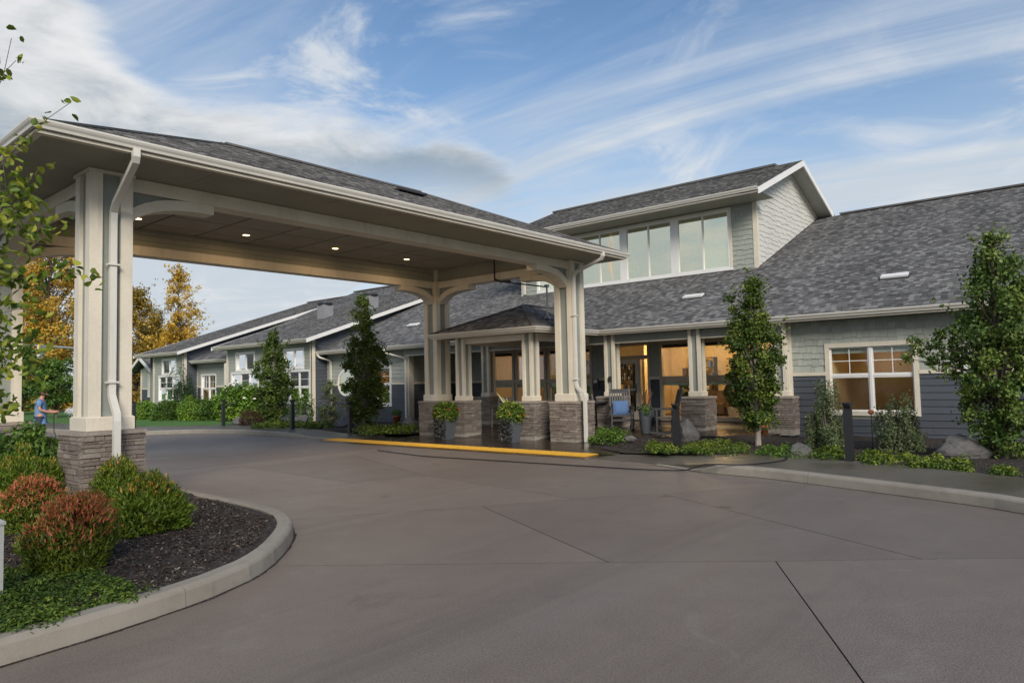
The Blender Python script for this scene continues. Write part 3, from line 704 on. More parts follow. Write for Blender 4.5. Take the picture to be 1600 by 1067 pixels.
def column(parent, cx, cy, half, z0, z1, post, ph, plinth_h):
    core = MB().box(cx-half+.05, cx+half-.05, cy-half+.05, cy+half-.05, z0, z1).build('column', sage, parent)
    for sx in (-1, 1):
        for sy in (-1, 1):
            x = cx+sx*(half-post/2); y = cy+sy*(half-post/2); MB().box(x-post/2, x+post/2, y-post/2, y+post/2, z0+plinth_h-.01, z1).build('corner_board', cream, core)
    p = MB(); a = ph; zt = z0+plinth_h
    p.add([(cx-a, cy-a, z0), (cx+a, cy-a, z0), (cx+a, cy+a, z0), (cx-a, cy+a, z0), (cx-a, cy-a, zt-.015), (cx+a, cy-a, zt-.015), (cx+a, cy+a, zt-.015), (cx-a, cy+a, zt-.015), (cx-a+.02, cy-a+.02, zt), (cx+a-.02, cy-a+.02, zt), (cx+a-.02, cy+a-.02, zt), (cx-a+.02, cy+a-.02, zt)],
          [(0, 3, 2, 1), (0, 1, 5, 4), (1, 2, 6, 5), (2, 3, 7, 6), (3, 0, 4, 7), (4, 5, 9, 8), (5, 6, 10, 9), (6, 7, 11, 10), (7, 4, 8, 11), (8, 9, 10, 11)])
    p.build('plinth', cream, core); return core
# ------------------------------------------------------------------ the drive-through canopy
can = thing('entrance_canopy', 'large drive-through canopy with hipped shingle roof on four cream and grey columns', 'canopy', (-13.17, 9.26, 0))
CX = (-10.70, -15.65); CY = (3.76, 14.77)
cols = {'A': (CX[0], CY[0]), 'B': (CX[0], CY[1]), 'C': (CX[1], CY[1]), 'D': (CX[1], CY[0])}
for k, (x, y) in cols.items():
    g0 = {'A': .10, 'B': .0, 'C': .04, 'D': .10}[k]
    pier(can, x, y, .395, g0, 1.055, ((1, 0), (0, -1)) if k != 'D' else ((1, 0), (0, 1), (0, -1)), k != 'D')
    column(can, x, y, .275, 1.055, 4.60, .16, .305, .185)
    MB().box(x-.30, x+.30, y-.30, y+.30, 4.555, 4.598).build('column_head', cream, can)
BW = .17
for y in CY: MB().box(CX[1]+.275, CX[0]-.275, y-BW, y+BW, 4.40, 4.595).build('beam', cream, can)
for x in CX:
    yb = [CY[0]+.275, 6.62, 10.28, CY[1]-.275]
    for i in range(3): MB().box(x-BW, x+BW, yb[i]+(.002 if i else 0), yb[i+1]-(.002 if i < 2 else 0), 4.40, 4.595).build('beam', cream, can)
for y in CY: MB().box(CX[1]-.2, CX[0]+.2, y-.11, y+.11, 4.596, 4.97).build('frieze', sagedark, can)
fri = [MB().box(x-.11, x+.11, CY[0]+.11, CY[1]-.11, 4.596, 4.97).build('frieze', sagedark, can) for x in CX]
for x, sx in ((CX[1], 1), (CX[0], -1)):
    for i in range(3): MB().box(min(x+sx*.11, x+sx*.128), max(x+sx*.11, x+sx*.128), CY[0]+.3, CY[1]-.3, 4.60+i*.123, 4.60+i*.123+.112).build('frieze_plank', sagedark, fri[0 if x == CX[0] else 1])
for k, (x, y) in cols.items():      # the inner corner posts rise to the ceiling
    sx = 1 if x == CX[1] else -1; sy = 1 if y == CY[0] else -1
    MB().box(x+sx*.115-.08, x+sx*.115+.08, y+sy*.115-.08, y+sy*.115+.08, 4.6, 4.962).build('corner_post', cream, can)
lo = [(0, 3.93), (.09, 4.02), (.19, 4.09), (.33, 4.155), (.5, 4.205), (.7, 4.24), (.92, 4.258), (1.23, 4.262)]
hi = [(0, 4.14), (.10, 4.21), (.22, 4.275), (.38, 4.335), (.56, 4.375), (.80, 4.399)]
for k, (x, y) in cols.items():
    sx = 1 if x == CX[1] else -1; sy = 1 if y == CY[0] else -1
    f = .275
    arch = lo+[(1.23, 4.399)]+hi[::-1]; fill = hi+[(0, 4.399)]
    MB().prism([(y+sy*(f+s_), z) for s_, z in arch], 'X', x-.155, x+.155).build('bracket', cream, can)
    MB().prism([(y+sy*(f+s_), z) for s_, z in fill], 'X', x-.10, x+.10).build('bracket_infill', sage, can)
    MB().prism([(x+sx*(f+s_), z) for s_, z in arch], 'Y', y-.155, y+.155).build('bracket', cream, can)
    MB().prism([(x+sx*(f+s_), z) for s_, z in fill], 'Y', y-.10, y+.10).build('bracket_infill', sage, can)
ex0, ex1, ey0, ey1 = -16.91, -9.43, 2.59, 15.44
rect = [(ex1, ey0), (ex1, ey1), (ex0, ey1), (ex0, ey0)]        # counter-clockwise: outward is right of travel
edge_run('fascia', rect, fascia_prof(4.60, 4.735), cream, can, True)
edge_run('drip_trim', rect, trim_prof(4.602), cream, can, True)
edge_run('gutter', rect, gutter_prof(4.748), gutterm, can, True)
bx, by = CX, CY
so = MB(); I = (bx[1]-.1, bx[0]+.1, by[0]-.1, by[1]+.1); E_ = (ex0+.06, ex1-.06, ey0+.06, ey1-.06); z = 4.604
sm = flat('soffit_seam', (.05, .05, .045), .9)
edge_run('soffit_backing', rect, [(-.07, 4.63), (-.4, 4.63), (-.4, 4.64), (-.07, 4.64)], sm, can, True)
def soff(x0, x1, y0, y1, zz=4.603, nm='soffit_panel', m=sagedark): MB().box(x0+.003, x1-.003, y0+.003, y1-.003, zz, zz+.02).build(nm, m, can)
nx_ = 6
for i in range(nx_):
    y0 = E_[2]+(E_[3]-E_[2])*i/nx_; y1 = E_[2]+(E_[3]-E_[2])*(i+1)/nx_
    soff(I[1]-.05, E_[1], y0, y1); soff(E_[0], I[0]+.05, y0, y1)
for i in range(3):
    x0 = I[0]+.05+(I[1]-I[0]-.1)*i/3; x1 = I[0]+.05+(I[1]-I[0]-.1)*(i+1)/3
    soff(x0, x1, E_[2], I[2]+.05); soff(x0, x1, I[3]-.05, E_[3])
MB().box(CX[1], CX[0], CY[0], CY[1], 4.99, 5.0).build('ceiling_backing', sm, can)
xs_ = [CX[1]+.11, -14.95, -13.96, -12.97, -11.98, CX[0]-.11]; ys_ = [CY[0]+.11, 4.92, 6.11, 7.30, 8.49, 9.68, 10.87, 12.06, 13.25, CY[1]-.11]
ceilm = paint('ceiling_board', (.31, .30, .26), .6, .08)
for i in range(5):
    for j in range(9): MB().box(xs_[i]+.022, xs_[i+1]-.022, ys_[j]+.022, ys_[j+1]-.022, 4.962, 4.985).build('ceiling_panel', ceilm, can)
for x in (-14.58, -11.75):
    for y in (5.73, 8.02, 10.37, 12.68):
        d = MB().lathe([(.095, 4.962), (.095, 4.952), (.075, 4.950)], (x, y, 0), 20).build('downlight', white, can)
        MB().lathe([(.074, 4.9515), (.072, 4.9485)], (x, y, 0), 20).build('lens', lampm, d)
        al = bpy.data.lights.new('downlight_lamp', 'AREA'); al.shape = 'DISK'; al.size = .14; al.energy = 3.6; al.color = (1.0, .66, .34)
        lo_ = bpy.data.objects.new('downlight_lamp', al); COL.objects.link(lo_); lo_.location = (x, y, 4.935); lo_.parent = d
rz = 6.36; ry0, ry1 = 6.77, 11.83; rx = -13.17; ez = 4.735; q0, q1, q2, q3 = ex0-.04, ex1+.04, ey0-.04, ey1+.04
roof_plane('roof_slope', [(q1, q2, ez), (q1, q3, ez), (rx, ry1, rz), (rx, ry0, rz)], can)
roof_plane('roof_slope', [(q0, q3, ez), (q0, q2, ez), (rx, ry0, rz), (rx, ry1, rz)], can)
roof_plane('roof_slope', [(q0, q2, ez), (q1, q2, ez), (rx, ry0, rz)], can)
roof_plane('roof_slope', [(q1, q3, ez), (q0, q3, ez), (rx, ry1, rz)], can)
capd = paint('ridge_cap_shingle', (.105, .104, .105), .95, .3)
rc = MB(); rc.bar((rx, ry0-.02, rz-.005), (rx, ry1+.02, rz-.005), .30, .04)
for a, b in (((rx, ry0, rz), (q1, q2, ez)), ((rx, ry0, rz), (q0, q2, ez)), ((rx, ry1, rz), (q1, q3, ez)), ((rx, ry1, rz), (q0, q3, ez))): rc.bar(Vector(a)+Vector((0, 0, .004)), Vector(b)+Vector((0, 0, .004)), .22, .03)
rc.build('ridge_cap', capd, can)
MB().bar((rx+1.2, 10.1, 5.875), (rx+1.2, 10.9, 5.875), .35, .05).build('roof_vent', darksteel, can)
def downspout(parent, pts, side=(0, 1, 0), straps=()):
    d = MB().sweep(pts, .085, .065, side).build('downspout', gutterm, parent)
    for z, p in straps: MB().box(p[0]-.05, p[0]+.05, p[1]-.075, p[1]+.075, z-.012, z+.012).build('strap', gutterm, d)
downspout(can, [(-9.38, 3.66, 4.66), (-9.38, 3.66, 4.56), (-9.42, 3.67, 4.50), (-10.24, 3.74, 4.12), (-10.36, 3.76, 4.03), (-10.375, 3.76, 3.9), (-10.375, 3.76, 1.62), (-10.36, 3.755, 1.52), (-10.12, 3.73, 1.27), (-10.09, 3.72, 1.18), (-10.09, 3.72, .16)], (0, 1, 0), ((3.3, (-10.37, 3.76)), (1.7, (-10.37, 3.76))))
downspout(can, [(-9.38, 14.38, 4.66), (-9.38, 14.38, 4.57), (-9.44, 14.40, 4.50), (-10.26, 14.52, 4.30), (-10.36, 14.53, 4.24), (-10.375, 14.53, 4.12), (-10.375, 14.53, 1.50), (-10.35, 14.53, 1.40), (-10.14, 14.50, 1.26), (-10.10, 14.50, 1.16), (-10.10, 14.50, .10), (-10.06, 14.48, .04)], (0, 1, 0), ((3.2, (-10.37, 14.53)), (1.6, (-10.37, 14.53))))
# conduit from the canopy to the porch roof
cm = MB(); cm.tube([(-13.02, 14.5, 5.0), (-13.02, 14.5, 4.36)], .022, 8); cm.tube([(-13.02, 14.5, 4.40), (-12.86, 14.58, 4.33), (-12.6, 14.7, 4.33)], .03, 8)
cr = thing('conduit_mast', 'thin metal conduit mast between the canopy beam and the small porch roof', 'conduit', (-12.0, 15.5, 3.45))
cm.build('drop_pipe', darksteel, cr); MB().tube([(-12.9, 14.6, 4.34), (-11.97, 15.5, 4.17)], .02, 8).build('arm', darksteel, cr)
MB().tube([(-11.98, 15.5, 4.22), (-11.98, 15.5, 3.30)], .026, 10).build('pole', steel, cr); MB().lathe([(.10, 3.29), (.05, 3.36), (.03, 3.39)], (-11.98, 15.5, 0), 12).build('flashing', steel, cr)
MB().cbox((-11.98, 15.5, 4.20), (.05, .05, .035)).build('junction_box', steel, cr)
# ------------------------------------------------------------------ the main building
bld = thing('care_home_building', 'long single-storey building with sage shingle and slate siding, grey roofs and a clerestory dormer', 'building', (-15, 20, 0))
WY, W2Y, BY = 17.6, 16.9, 20.0
def tilt(q):
    a_, b_ = random.uniform(-.004, .004), random.uniform(-.006, .006)      # no pane sits perfectly true in its frame
    return [(q[0][0], q[0][1], q[0][2]), (q[1][0], q[1][1]+a_, q[1][2]), (q[2][0], q[2][1]+a_+b_, q[2][2]), (q[3][0], q[3][1]+b_, q[3][2])]
def minus(a, b, cuts):
    """interval a..b minus cut intervals"""
    segs = [(a, b)]
    for c, d in cuts:
        n = []
        for s_, e in segs:
            if d <= s_ or c >= e: n.append((s_, e)); continue
            if c > s_: n.append((s_, c))
            if d < e: n.append((d, e))
        segs = n
    return [(s_, e) for s_, e in segs if e-s_ > .02]
def wallP(name, axis, pos, a, b, z0, z1, holes, th=.16):
    """backing wall; axis 'Y': faces -Y at y=pos, spans x a..b; axis 'X': faces +X at x=pos, spans y a..b"""
    m = MB(); zs = sorted(set([z0, z1]+[h for q in holes for h in q[2:]])); zs = [z for z in zs if z0 <= z <= z1]
    for i in range(len(zs)-1):
        zm = (zs[i]+zs[i+1])/2
        for s_, e in minus(a, b, [(h[0], h[1]) for h in holes if h[2] < zm < h[3]]):
            if axis == 'Y': m.box(s_, e, pos, pos+th, zs[i], zs[i+1])
            else: m.box(pos-th, pos, s_, e, zs[i], zs[i+1])
    return m.build(name, foundm if False else sagedark, bld)
def planks(wall, axis, pos, a, b, z0, z1, holes, course=.152, zmax=None):
    z = z0
    while z < z1-.01:
        zt = min(z+course, z1)
        for s_, e in minus(a, b, [(h[0], h[1]) for h in holes if h[2] < zt-.01 and h[3] > z+.01]):
            e0, e1 = (s_, e); t = s_
            while t < e1:
                w = min(random.uniform(2.6, 3.66), e1-t)
                if e1-(t+w) < .3: w = e1-t
                u0, u1 = t+.0015, t+w-.0015; m = MB()
                prof = [(.0, z+.002), (-.026, z+.002), (-.022, z+.02), (-.006, zt+.012), (.0, zt+.012)]
                if axis == 'Y': m.prism([(pos+o, zz) for o, zz in prof], 'X', u0, u1)
                else: m.prism([(pos-o, zz) for o, zz in prof], 'Y', u0, u1)
                m.build('plank', plankm, wall); t += w
        z = zt
def shakes(wall, axis, pos, a, b, z0, z1, holes, single, course=.155, wmin=.09, wmax=.21, topf=None, stag=.022, botf=None, mat=None):
    acc = MB(); z = z0; row = 0
    while z < z1-.02:
        zt = z+course; t = a-random.uniform(0, .1)
        while t < b:
            w = random.uniform(wmin, wmax); u0 = max(t, a)+.002; u1 = min(t+w, b)-.002; t += w
            if u1-u0 < .02: continue
            zb = z+random.choice((-stag, 0, 0, stag*.6)); zz = zt+.02
            lim = z1 if topf is None else min(topf(u0), topf(u1))
            zz = min(zz, lim); zb = max(zb, z0)
            if botf is not None: zb = max(zb, min(botf(u0), botf(u1))-.02)
            if zz-zb < .02: continue
            hit = [h for h in holes if h[2] < zz-.005 and h[3] > zb+.005]
            segs = [(c, d, zb, zz) for c, d in minus(u0, u1, [(h[0], h[1]) for h in hit])]
            for h in hit:
                c, d = max(u0, h[0]), min(u1, h[1])
                if d-c < .01: continue
                if zz > h[3]+.012: segs.append((c, d, max(zb, h[3]), zz))
                elif zb < h[2]-.012: segs.append((c, d, zb, min(zz, h[2])))
            for c, d, zb_, zz_ in segs:
                m = acc if not single else MB()
                pr = random.uniform(.018, .026)
                prof = [(.0, zb_), (-pr, zb_), (-.004, zz_), (.0, zz_)]
                if axis == 'Y': m.prism([(pos+o, q) for o, q in prof], 'X', c, d)
                else: m.prism([(pos-o, q) for o, q in prof], 'Y', c, d)
                if single: m.build('shingle', shakem, wall)
        z = zt; row += 1
    if not single and acc.v:
        o = acc.build('shingle_courses', mat or shakem, wall); o['kind'] = 'stuff'
def vboard(x0, x1, y0, y1, z0, z1, m=None, name='trim_board'): return MB().box(x0, x1, y0, y1, z0, z1).build(name, m or cream, bld)
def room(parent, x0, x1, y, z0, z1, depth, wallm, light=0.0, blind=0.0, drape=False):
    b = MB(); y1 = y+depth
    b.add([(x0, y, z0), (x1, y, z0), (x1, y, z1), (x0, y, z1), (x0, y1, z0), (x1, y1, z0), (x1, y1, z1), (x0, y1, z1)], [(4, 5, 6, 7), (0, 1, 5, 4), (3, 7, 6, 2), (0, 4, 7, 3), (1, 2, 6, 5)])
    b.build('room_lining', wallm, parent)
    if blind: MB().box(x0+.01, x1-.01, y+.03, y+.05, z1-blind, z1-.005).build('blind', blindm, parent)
    if drape:
        for a, c in ((x0+.01, x0+(x1-x0)*.2), (x1-(x1-x0)*.2, x1-.01)):
            d = MB(); n = 12; pts = [(a+(c-a)*i/n, y+.10+.025*math.sin(i*2.4)) for i in range(n+1)]
            d.add([(p[0], p[1], z0+.02) for p in pts]+[(p[0], p[1], z1-.02) for p in pts], [(i, i+1, n+2+i, n+1+i) for i in range(n)]); d.build('curtain', curtain, parent)
    if light:
        l = MB().box((x0+x1)/2-.15, (x0+x1)/2+.15, y+depth*.6-.1, y+depth*.6+.1, z1-.03, z1-.01).build('room_lamp', lampsoft, parent)
        al = bpy.data.lights.new('room_lamp_light', 'AREA'); al.shape = 'RECTANGLE'; al.size = .4; al.size_y = .3; al.energy = light; al.color = (1.0, .68, .34)
        o = bpy.data.objects.new('room_lamp_light', al); COL.objects.link(o); o.location = ((x0+x1)/2, y+depth*.6, z1-.05); o.parent = l
def window(X0, X1, Z0, Z1, Y, cols, split=None, munt=(0, 0), tw=.09, wallm=None, light=0.0, blind=0.0, screen=False, drape=False, depth=.9, gm=None, munt_lower=False, trimm=None, sash=.045, mull=.055):
    """casing boards, sashes, muntins, panes and the room behind; faces -Y; X0..Z1 are the outer edges of the casing"""
    tm_ = trimm or white; p = .034
    w = MB(); w.box(X0, X0+tw, Y-p, Y+.05, Z0, Z1); w.box(X1-tw, X1, Y-p, Y+.05, Z0, Z1); w.box(X0+tw, X1-tw, Y-p, Y+.05, Z1-tw, Z1); w.box(X0+tw, X1-tw, Y-p-.012, Y+.05, Z0, Z0+tw)
    win = w.build('window', tm_, bld)
    x0, x1, z0, z1 = X0+tw, X1-tw, Z0+tw, Z1-tw; cw = (x1-x0)/cols; yg = Y+.045
    for i in range(cols):
        a, b = x0+cw*i, x0+cw*(i+1)
        if i: MB().box(a-mull/2, a+mull/2, Y+.0, Y+.08, z0, z1).build('mullion', white, win)
        a += mull/2 if i else 0; b -= mull/2 if i < cols-1 else 0
        rows = [(z0, z1)] if split is None else [(z0, z0+(z1-z0)*split-.02), (z0+(z1-z0)*split+.02, z1)]
        if split is not None: MB().box(a, b, Y+.012, Y+.075, rows[0][1], rows[1][0]).build('meeting_rail', white, win)
        for r, (c, d) in enumerate(rows):
            s_ = MB(); k = sash*.7; s_.box(a, a+k, Y+.02, Y+.07, c, d); s_.box(b-k, b, Y+.02, Y+.07, c, d); s_.box(a+k, b-k, Y+.02, Y+.07, d-k, d); s_.box(a+k, b-k, Y+.02, Y+.07, c, c+k)
            sh = s_.build('sash', white, win)
            MB().add(tilt([(a+k, yg, c+k), (b-k, yg, c+k), (b-k, yg, d-k), (a+k, yg, d-k)]), [(0, 1, 2, 3)]).build('pane', gm or glassm, win)
            if (r == len(rows)-1 or munt_lower) and munt != (0, 0):
                mm = MB()
                for q in range(1, munt[0]+1): xx = a+k+(b-a-2*k)*q/(munt[0]+1); mm.box(xx-.009, xx+.009, yg-.012, yg-.004, c+k, d-k)
                for q in range(1, munt[1]+1): zz = c+k+(d-c-2*k)*q/(munt[1]+1); mm.box(a+k, b-k, yg-.0125, yg-.0045, zz-.009, zz+.009)
                mm.build('muntin', white, win)
            if screen and r == 0: MB().add([(a+k, yg+.012, c+k), (b-k, yg+.012, c+k), (b-k, yg+.012, d-k), (a+k, yg+.012, d-k)], [(0, 1, 2, 3)]).build('insect_screen', screenm, win)
    room(win, x0-.02, x1+.02, Y+.085, z0-.02, z1+.02, depth, wallm or roomdark, light, blind, drape)
    return win, (X0+.03, X1-.03, Z0+.03, Z1-.03)
def round_window(cx, cz, Y, R, tw=.10):
    n = 40; ring = MB(); vs = []
    for k in range(n):
        a = 2*math.pi*k/n; c, s_ = math.cos(a), math.sin(a)
        for r, y in ((R, Y+.02), (R, Y-.04), (R-tw*.25, Y-.05), (R-tw, Y-.045), (R-tw, Y+.02)): vs.append((cx+c*r, y, cz+s_*r))
    ring.add(vs, [(k*5+j, k*5+j+1, ((k+1) % n)*5+j+1, ((k+1) % n)*5+j) for k in range(n) for j in range(4)]); w = ring.build('round_window', white, bld)
    r = R-tw+.003; MB().add([(cx+r*math.cos(2*math.pi*k/n), Y-.032, cz+r*math.sin(2*math.pi*k/n)) for k in range(n)], [tuple(range(n))]).build('pane', glassr, w)
    r2 = MB(); r3 = R-tw+.004
    r2.add([(cx+r3*math.cos(2*math.pi*k/n), Y-.026, cz+r3*math.sin(2*math.pi*k/n)) for k in range(n)], [tuple(range(n))]); r2.build('blind', blindm, w)
H_right = (-5.324, -3.371, .624, 2.303)
wr, hr_ = window(*H_right, WY, 2, .555, (1, 1),   .10, roomwall, .42, .16, True, depth=1.6, trimm=cream)
round_window(-1.99, 1.66, WY, .57)
hol = [hr_]; rw = (-2.46, -1.52, 1.19, 2.13)
w_r = wallP('wall', 'Y', WY, -6.25, 9, .02, 2.86, hol)
planks(w_r, 'Y', WY, -6.12, 9, .085, 1.56, hol); shakes(w_r, 'Y', WY, -6.12, 1.5, 1.645, 2.86, hol, True); shakes(w_r, 'Y', WY, 1.5, 9, 1.645, 2.86, hol, False)
for a, b in minus(-6.12, 9, [(-5.324, -3.371)]): vboard(a, b, WY-.04, WY-.001, 1.556, 1.642, name='belly_band')
vboard(-6.30, -6.09, WY-.045, WY+.10, .02, 2.86); vboard(-6.25, 9, WY-.012, WY+.02, .0, .084, foundm, 'foundation')
# left part of the main wall
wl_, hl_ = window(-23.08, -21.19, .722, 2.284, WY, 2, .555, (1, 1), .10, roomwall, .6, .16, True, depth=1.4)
round_window(-24.06, 1.67, WY, .56)
w_l = wallP('wall', 'Y', WY, -25.4, -20.2, .02, 2.86, [hl_])
planks(w_l, 'Y', WY, -25.36, -20.36, .085, 1.56, [hl_]); shakes(w_l, 'Y', WY, -25.36, -20.36, 1.645, 2.86, [hl_], False)
for a, b in minus(-25.36, -20.36, [(-23.08, -21.19)]): vboard(a, b, WY-.04, WY-.001, 1.556, 1.642, name='belly_band')
vboard(-20.38, -20.155, WY-.045, WY+.2, .02, 2.86)
w_s = wallP('wall', 'X', -20.2, WY+.16, BY, .1, 2.86, [])
planks(w_s, 'X', -20.2, WY+.22, BY, .2, 1.56, []); shakes(w_s, 'X', -20.2, WY+.22, BY, 1.645, 2.86, [], False)
vboard(-20.2, -20.165, WY+.2, BY, 1.556, 1.642, name='belly_band'); vboard(-20.2, -20.155, 18.45, 18.60, .2, 2.86)
# wall between the wings
wc, hc = window(-36.57, -34.95, .80, 2.295, WY, 2, .5, (1, 1), .08, roomwall, 0, .1, False, depth=.9)
w_c = wallP('wall', 'Y', WY, -37.2, -32.4, .02, 2.86, [hc])
planks(w_c, 'Y', WY, -37.1, -32.5, .085, 1.6, [hc]); shakes(w_c, 'Y', WY, -37.1, -32.5, 1.69, 2.86, [hc], False)
for a, b in minus(-37.1, -32.5, [(-36.57, -34.95)]): vboard(a, b, WY-.04, WY-.001, 1.60, 1.688, name='belly_band')
vboard(-37.15, -36.98, WY-.045, WY+.02, .02, 2.86); round_window(-33.45, 1.67, WY, .56)
# projecting wings
def wing(x0, x1, wins, zt):
    hs = []
    for q in wins:
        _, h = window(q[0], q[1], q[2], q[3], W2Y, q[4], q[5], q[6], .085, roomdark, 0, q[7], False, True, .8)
        hs.append(h)
    w = wallP('wall', 'Y', W2Y, x0, x1, .02, zt, hs); shakes(w, 'Y', W2Y, x0+.1, x1-.1, .10, zt, hs, False)
    vboard(x0-.02, x0+.13, W2Y-.045, W2Y+.02, .02, zt); vboard(x1-.13, x1+.02, W2Y-.045, W2Y+.10, .02, zt); vboard(x0, x1, W2Y-.012, W2Y+.02, .0, .10, foundm, 'foundation')
    return w
wing(-32.5, -25.4, [(-32.11, -29.62, .80, 2.285, 3, .5, (0, 1), .0), (-31.67, -29.94, 2.30, 3.20, 2, None, (0, 0), .05), (-28.03, -25.55, .80, 2.265, 3, .5, (0, 1), .0), (-27.6, -25.98, 2.28, 3.19, 2, None, (0, 0), .05)], 3.36)
wing(-40.7, -37.0, [(-40.05, -37.53, .88, 2.30, 3, .5, (0, 1), .0), (-39.64, -37.9, 2.31, 3.19, 2, None, (0, 0), .05)], 3.33)
def mainroof(y): return 2.985+(y-17.06)*(5/12)
def wing_side(x, ez, y1=26.0):
    b = MB(); b.prism([(W2Y, .02), (WY+.3, .02), (WY+.3, 2.6), (y1, mainroof(y1)-.3), (y1, ez+(y1-16.42)/3-.02), (W2Y, ez+(W2Y-16.42)/3-.02)], 'X', x-.14, x); w = b.build('side_wall', sagedark, bld)
    z = .1
    while z < 6.4:
        zt = z+.152; ya = W2Y; yb = WY if z < 2.95 else 17.0+(z-2.95)/(5/12)+.02
        ya2 = max(ya+.1, 16.42+(zt-ez)*3+.15)
        if z < 2.9: q = (ya+.1, WY)
        else: q = (ya2, yb+.25)
        if q[1]-q[0] > .06: MB().prism([(x, z), (x+.024, z), (x+.005, zt+.01), (x, zt+.01)], 'Y', q[0], q[1]) if False else MB().add([(x, q[0], z), (x+.024, q[0], z), (x+.005, q[0], zt+.01), (x, q[0], zt+.01), (x, q[1], z), (x+.024, q[1], z), (x+.005, q[1], zt+.01), (x, q[1], zt+.01)], [(0, 1, 2, 3), (7, 6, 5, 4), (0, 4, 5, 1), (1, 5, 6, 2), (2, 6, 7, 3), (3, 7, 4, 0)]).build('plank', plankm, w)
        z = zt
    vboard(x-.03, x+.035, W2Y-.045, W2Y+.11, .02, ez+.1)
wing_side(-25.4, 3.50); wing_side(-37.0, 3.47)
# roofs
m512 = 5/12; RZ = 7.45; RY = 27.72
roof_plane('roof_slope', [(-36.9, 17.06, 2.985), (12, 17.06, 2.985), (12, RY, RZ), (-36.9, RY, RZ)], bld)
roof_plane('roof_slope', [(12, 38.4, 2.985), (-36.9, 38.4, 2.985), (-36.9, RY, RZ), (12, RY, RZ)], bld)
for x0, x1, ez in ((-33.0, -25.0, 3.50), (-42.1, -36.6, 3.47)):
    zr = ez+(RY-16.42)/3
    roof_plane('wing_roof', [(x0, 16.42, ez), (x1, 16.42, ez), (x1, RY, zr), (x0, RY, zr)], bld)
    roof_plane('wing_roof', [(x1, 2*RY-16.42, ez), (x0, 2*RY-16.42, ez), (x0, RY, zr), (x1, RY, zr)], bld)
    for x in (x0, x1):
        MB().add([(x-.02, 16.35, ez-.16), (x+.02, 16.35, ez-.16), (x+.02, 16.35, ez+.0), (x-.02, 16.35, ez+.0), (x-.02, RY, zr-.18), (x+.02, RY, zr-.18), (x+.02, RY, zr-.012), (x-.02, RY, zr-.012)], [(0, 1, 2, 3), (7, 6, 5, 4), (0, 4, 5, 1), (1, 5, 6, 2), (2, 6, 7, 3), (3, 7, 4, 0)]).build('barge_board', white, bld)
    MB().add([(x0, 16.42, ez-.14), (x1, 16.42, ez-.14), (x1, W2Y+.1, ez-.14), (x0, W2Y+.1, ez-.14)], [(0, 1, 2, 3)]).build('soffit', sagedark, bld)
    MB().add([(x1-.42, 16.9, ez+.0), (x1-.02, 16.9, ez+.0), (x1-.02, RY, zr-.15), (x1-.42, RY, zr-.15)], [(0, 1, 2, 3)]).build('soffit', sagedark, bld)
    edge_run('fascia', [(x0, 16.468), (x1-.02, 16.468)], fascia_prof(ez-.145, ez-.01), cream, bld); edge_run('gutter', [(x0, 16.468), (x1-.03, 16.468)], gutter_prof(ez+.012), gutterm, bld); edge_run('drip_trim', [(x0, 16.468), (x1-.02, 16.468)], trim_prof(ez-.145), cream, bld)
# roof of the projecting porch
pl, prr, pf = -15.257, -11.408, 14.218; pc = (pl+prr)/2; prise = (prr+.06-pc)*m512; az_ = 2.985+prise; ay = pf-.06+(prr+.06-pc); back = 17.06+prise/m512+.3
roof_plane('porch_roof', [(pl-.06, pf-.06, 2.985), (prr+.06, pf-.06, 2.985), (pc, ay, az_)], bld)
roof_plane('porch_roof', [(prr+.06, pf-.06, 2.985), (prr+.06, 17.3, 2.985), (pc, back, az_), (pc, ay, az_)], bld)
roof_plane('porch_roof', [(pl-.06, 17.3, 2.985), (pl-.06, pf-.06, 2.985), (pc, ay, az_), (pc, back, az_)], bld)
ps = MB()
for a, b in (((pc, ay, az_), (prr+.06, pf-.06, 2.99)), ((pc, ay, az_), (pl-.06, pf-.06, 2.99)), ((pc, ay-.05, az_), (pc, back-.3, az_))): ps.bar(Vector(a)+Vector((0, 0, .014)), Vector(b)+Vector((0, 0, .014)), .2, .03)
ps.build('ridge_cap', capd, bld)
vl = MB(); vl.bar((prr, 17.118, 3.012), (prr-1.9, 17.118+1.9, 3.012+1.9*m512), .09, .012); vl.build('valley_flashing', flat('valley_metal', (.03, .03, .032), .6), bld)
runs = [[(-36.7, 17.118), (-32.9, 17.118)], [(-25.38, 17.118), (pl, 17.118), (pl, pf), (prr, pf), (prr, 17.118), (12, 17.118)]]
for r in runs:
    edge_run('fascia', r, fascia_prof(2.845, 2.98), cream, bld); edge_run('drip_trim', r, trim_prof(2.847), cream, bld); edge_run('gutter', r, gutter_prof(2.992), gutterm, bld)
MB().add([(-37, 17.12, 2.862), (12, 17.12, 2.862), (12, 20.2, 2.862), (-37, 20.2, 2.862)], [(0, 1, 2, 3)]).build('soffit', sagedark, bld)
MB().add([(pl+.05, pf+.05, 2.855), (prr-.05, pf+.05, 2.855), (prr-.05, 17.2, 2.855), (pl+.05, 17.2, 2.855)], [(0, 1, 2, 3)]).build('porch_ceiling', paint('porch_ceiling_board', (.30, .27, .25), .6), bld)
for xa, xb in ((-36.9, -18.6), (-7.6, 12)): MB().bar((xa, RY, RZ+.03), (xb, RY, RZ+.03), .3, .06).build('ridge_cap', capd, bld)
rk = MB(); rk.bar((-42.1, RY, 3.47+(RY-16.42)/3+.03), (-36.6, RY, 3.47+(RY-16.42)/3+.03), .3, .06); rk.build('ridge_cap', capd, bld)
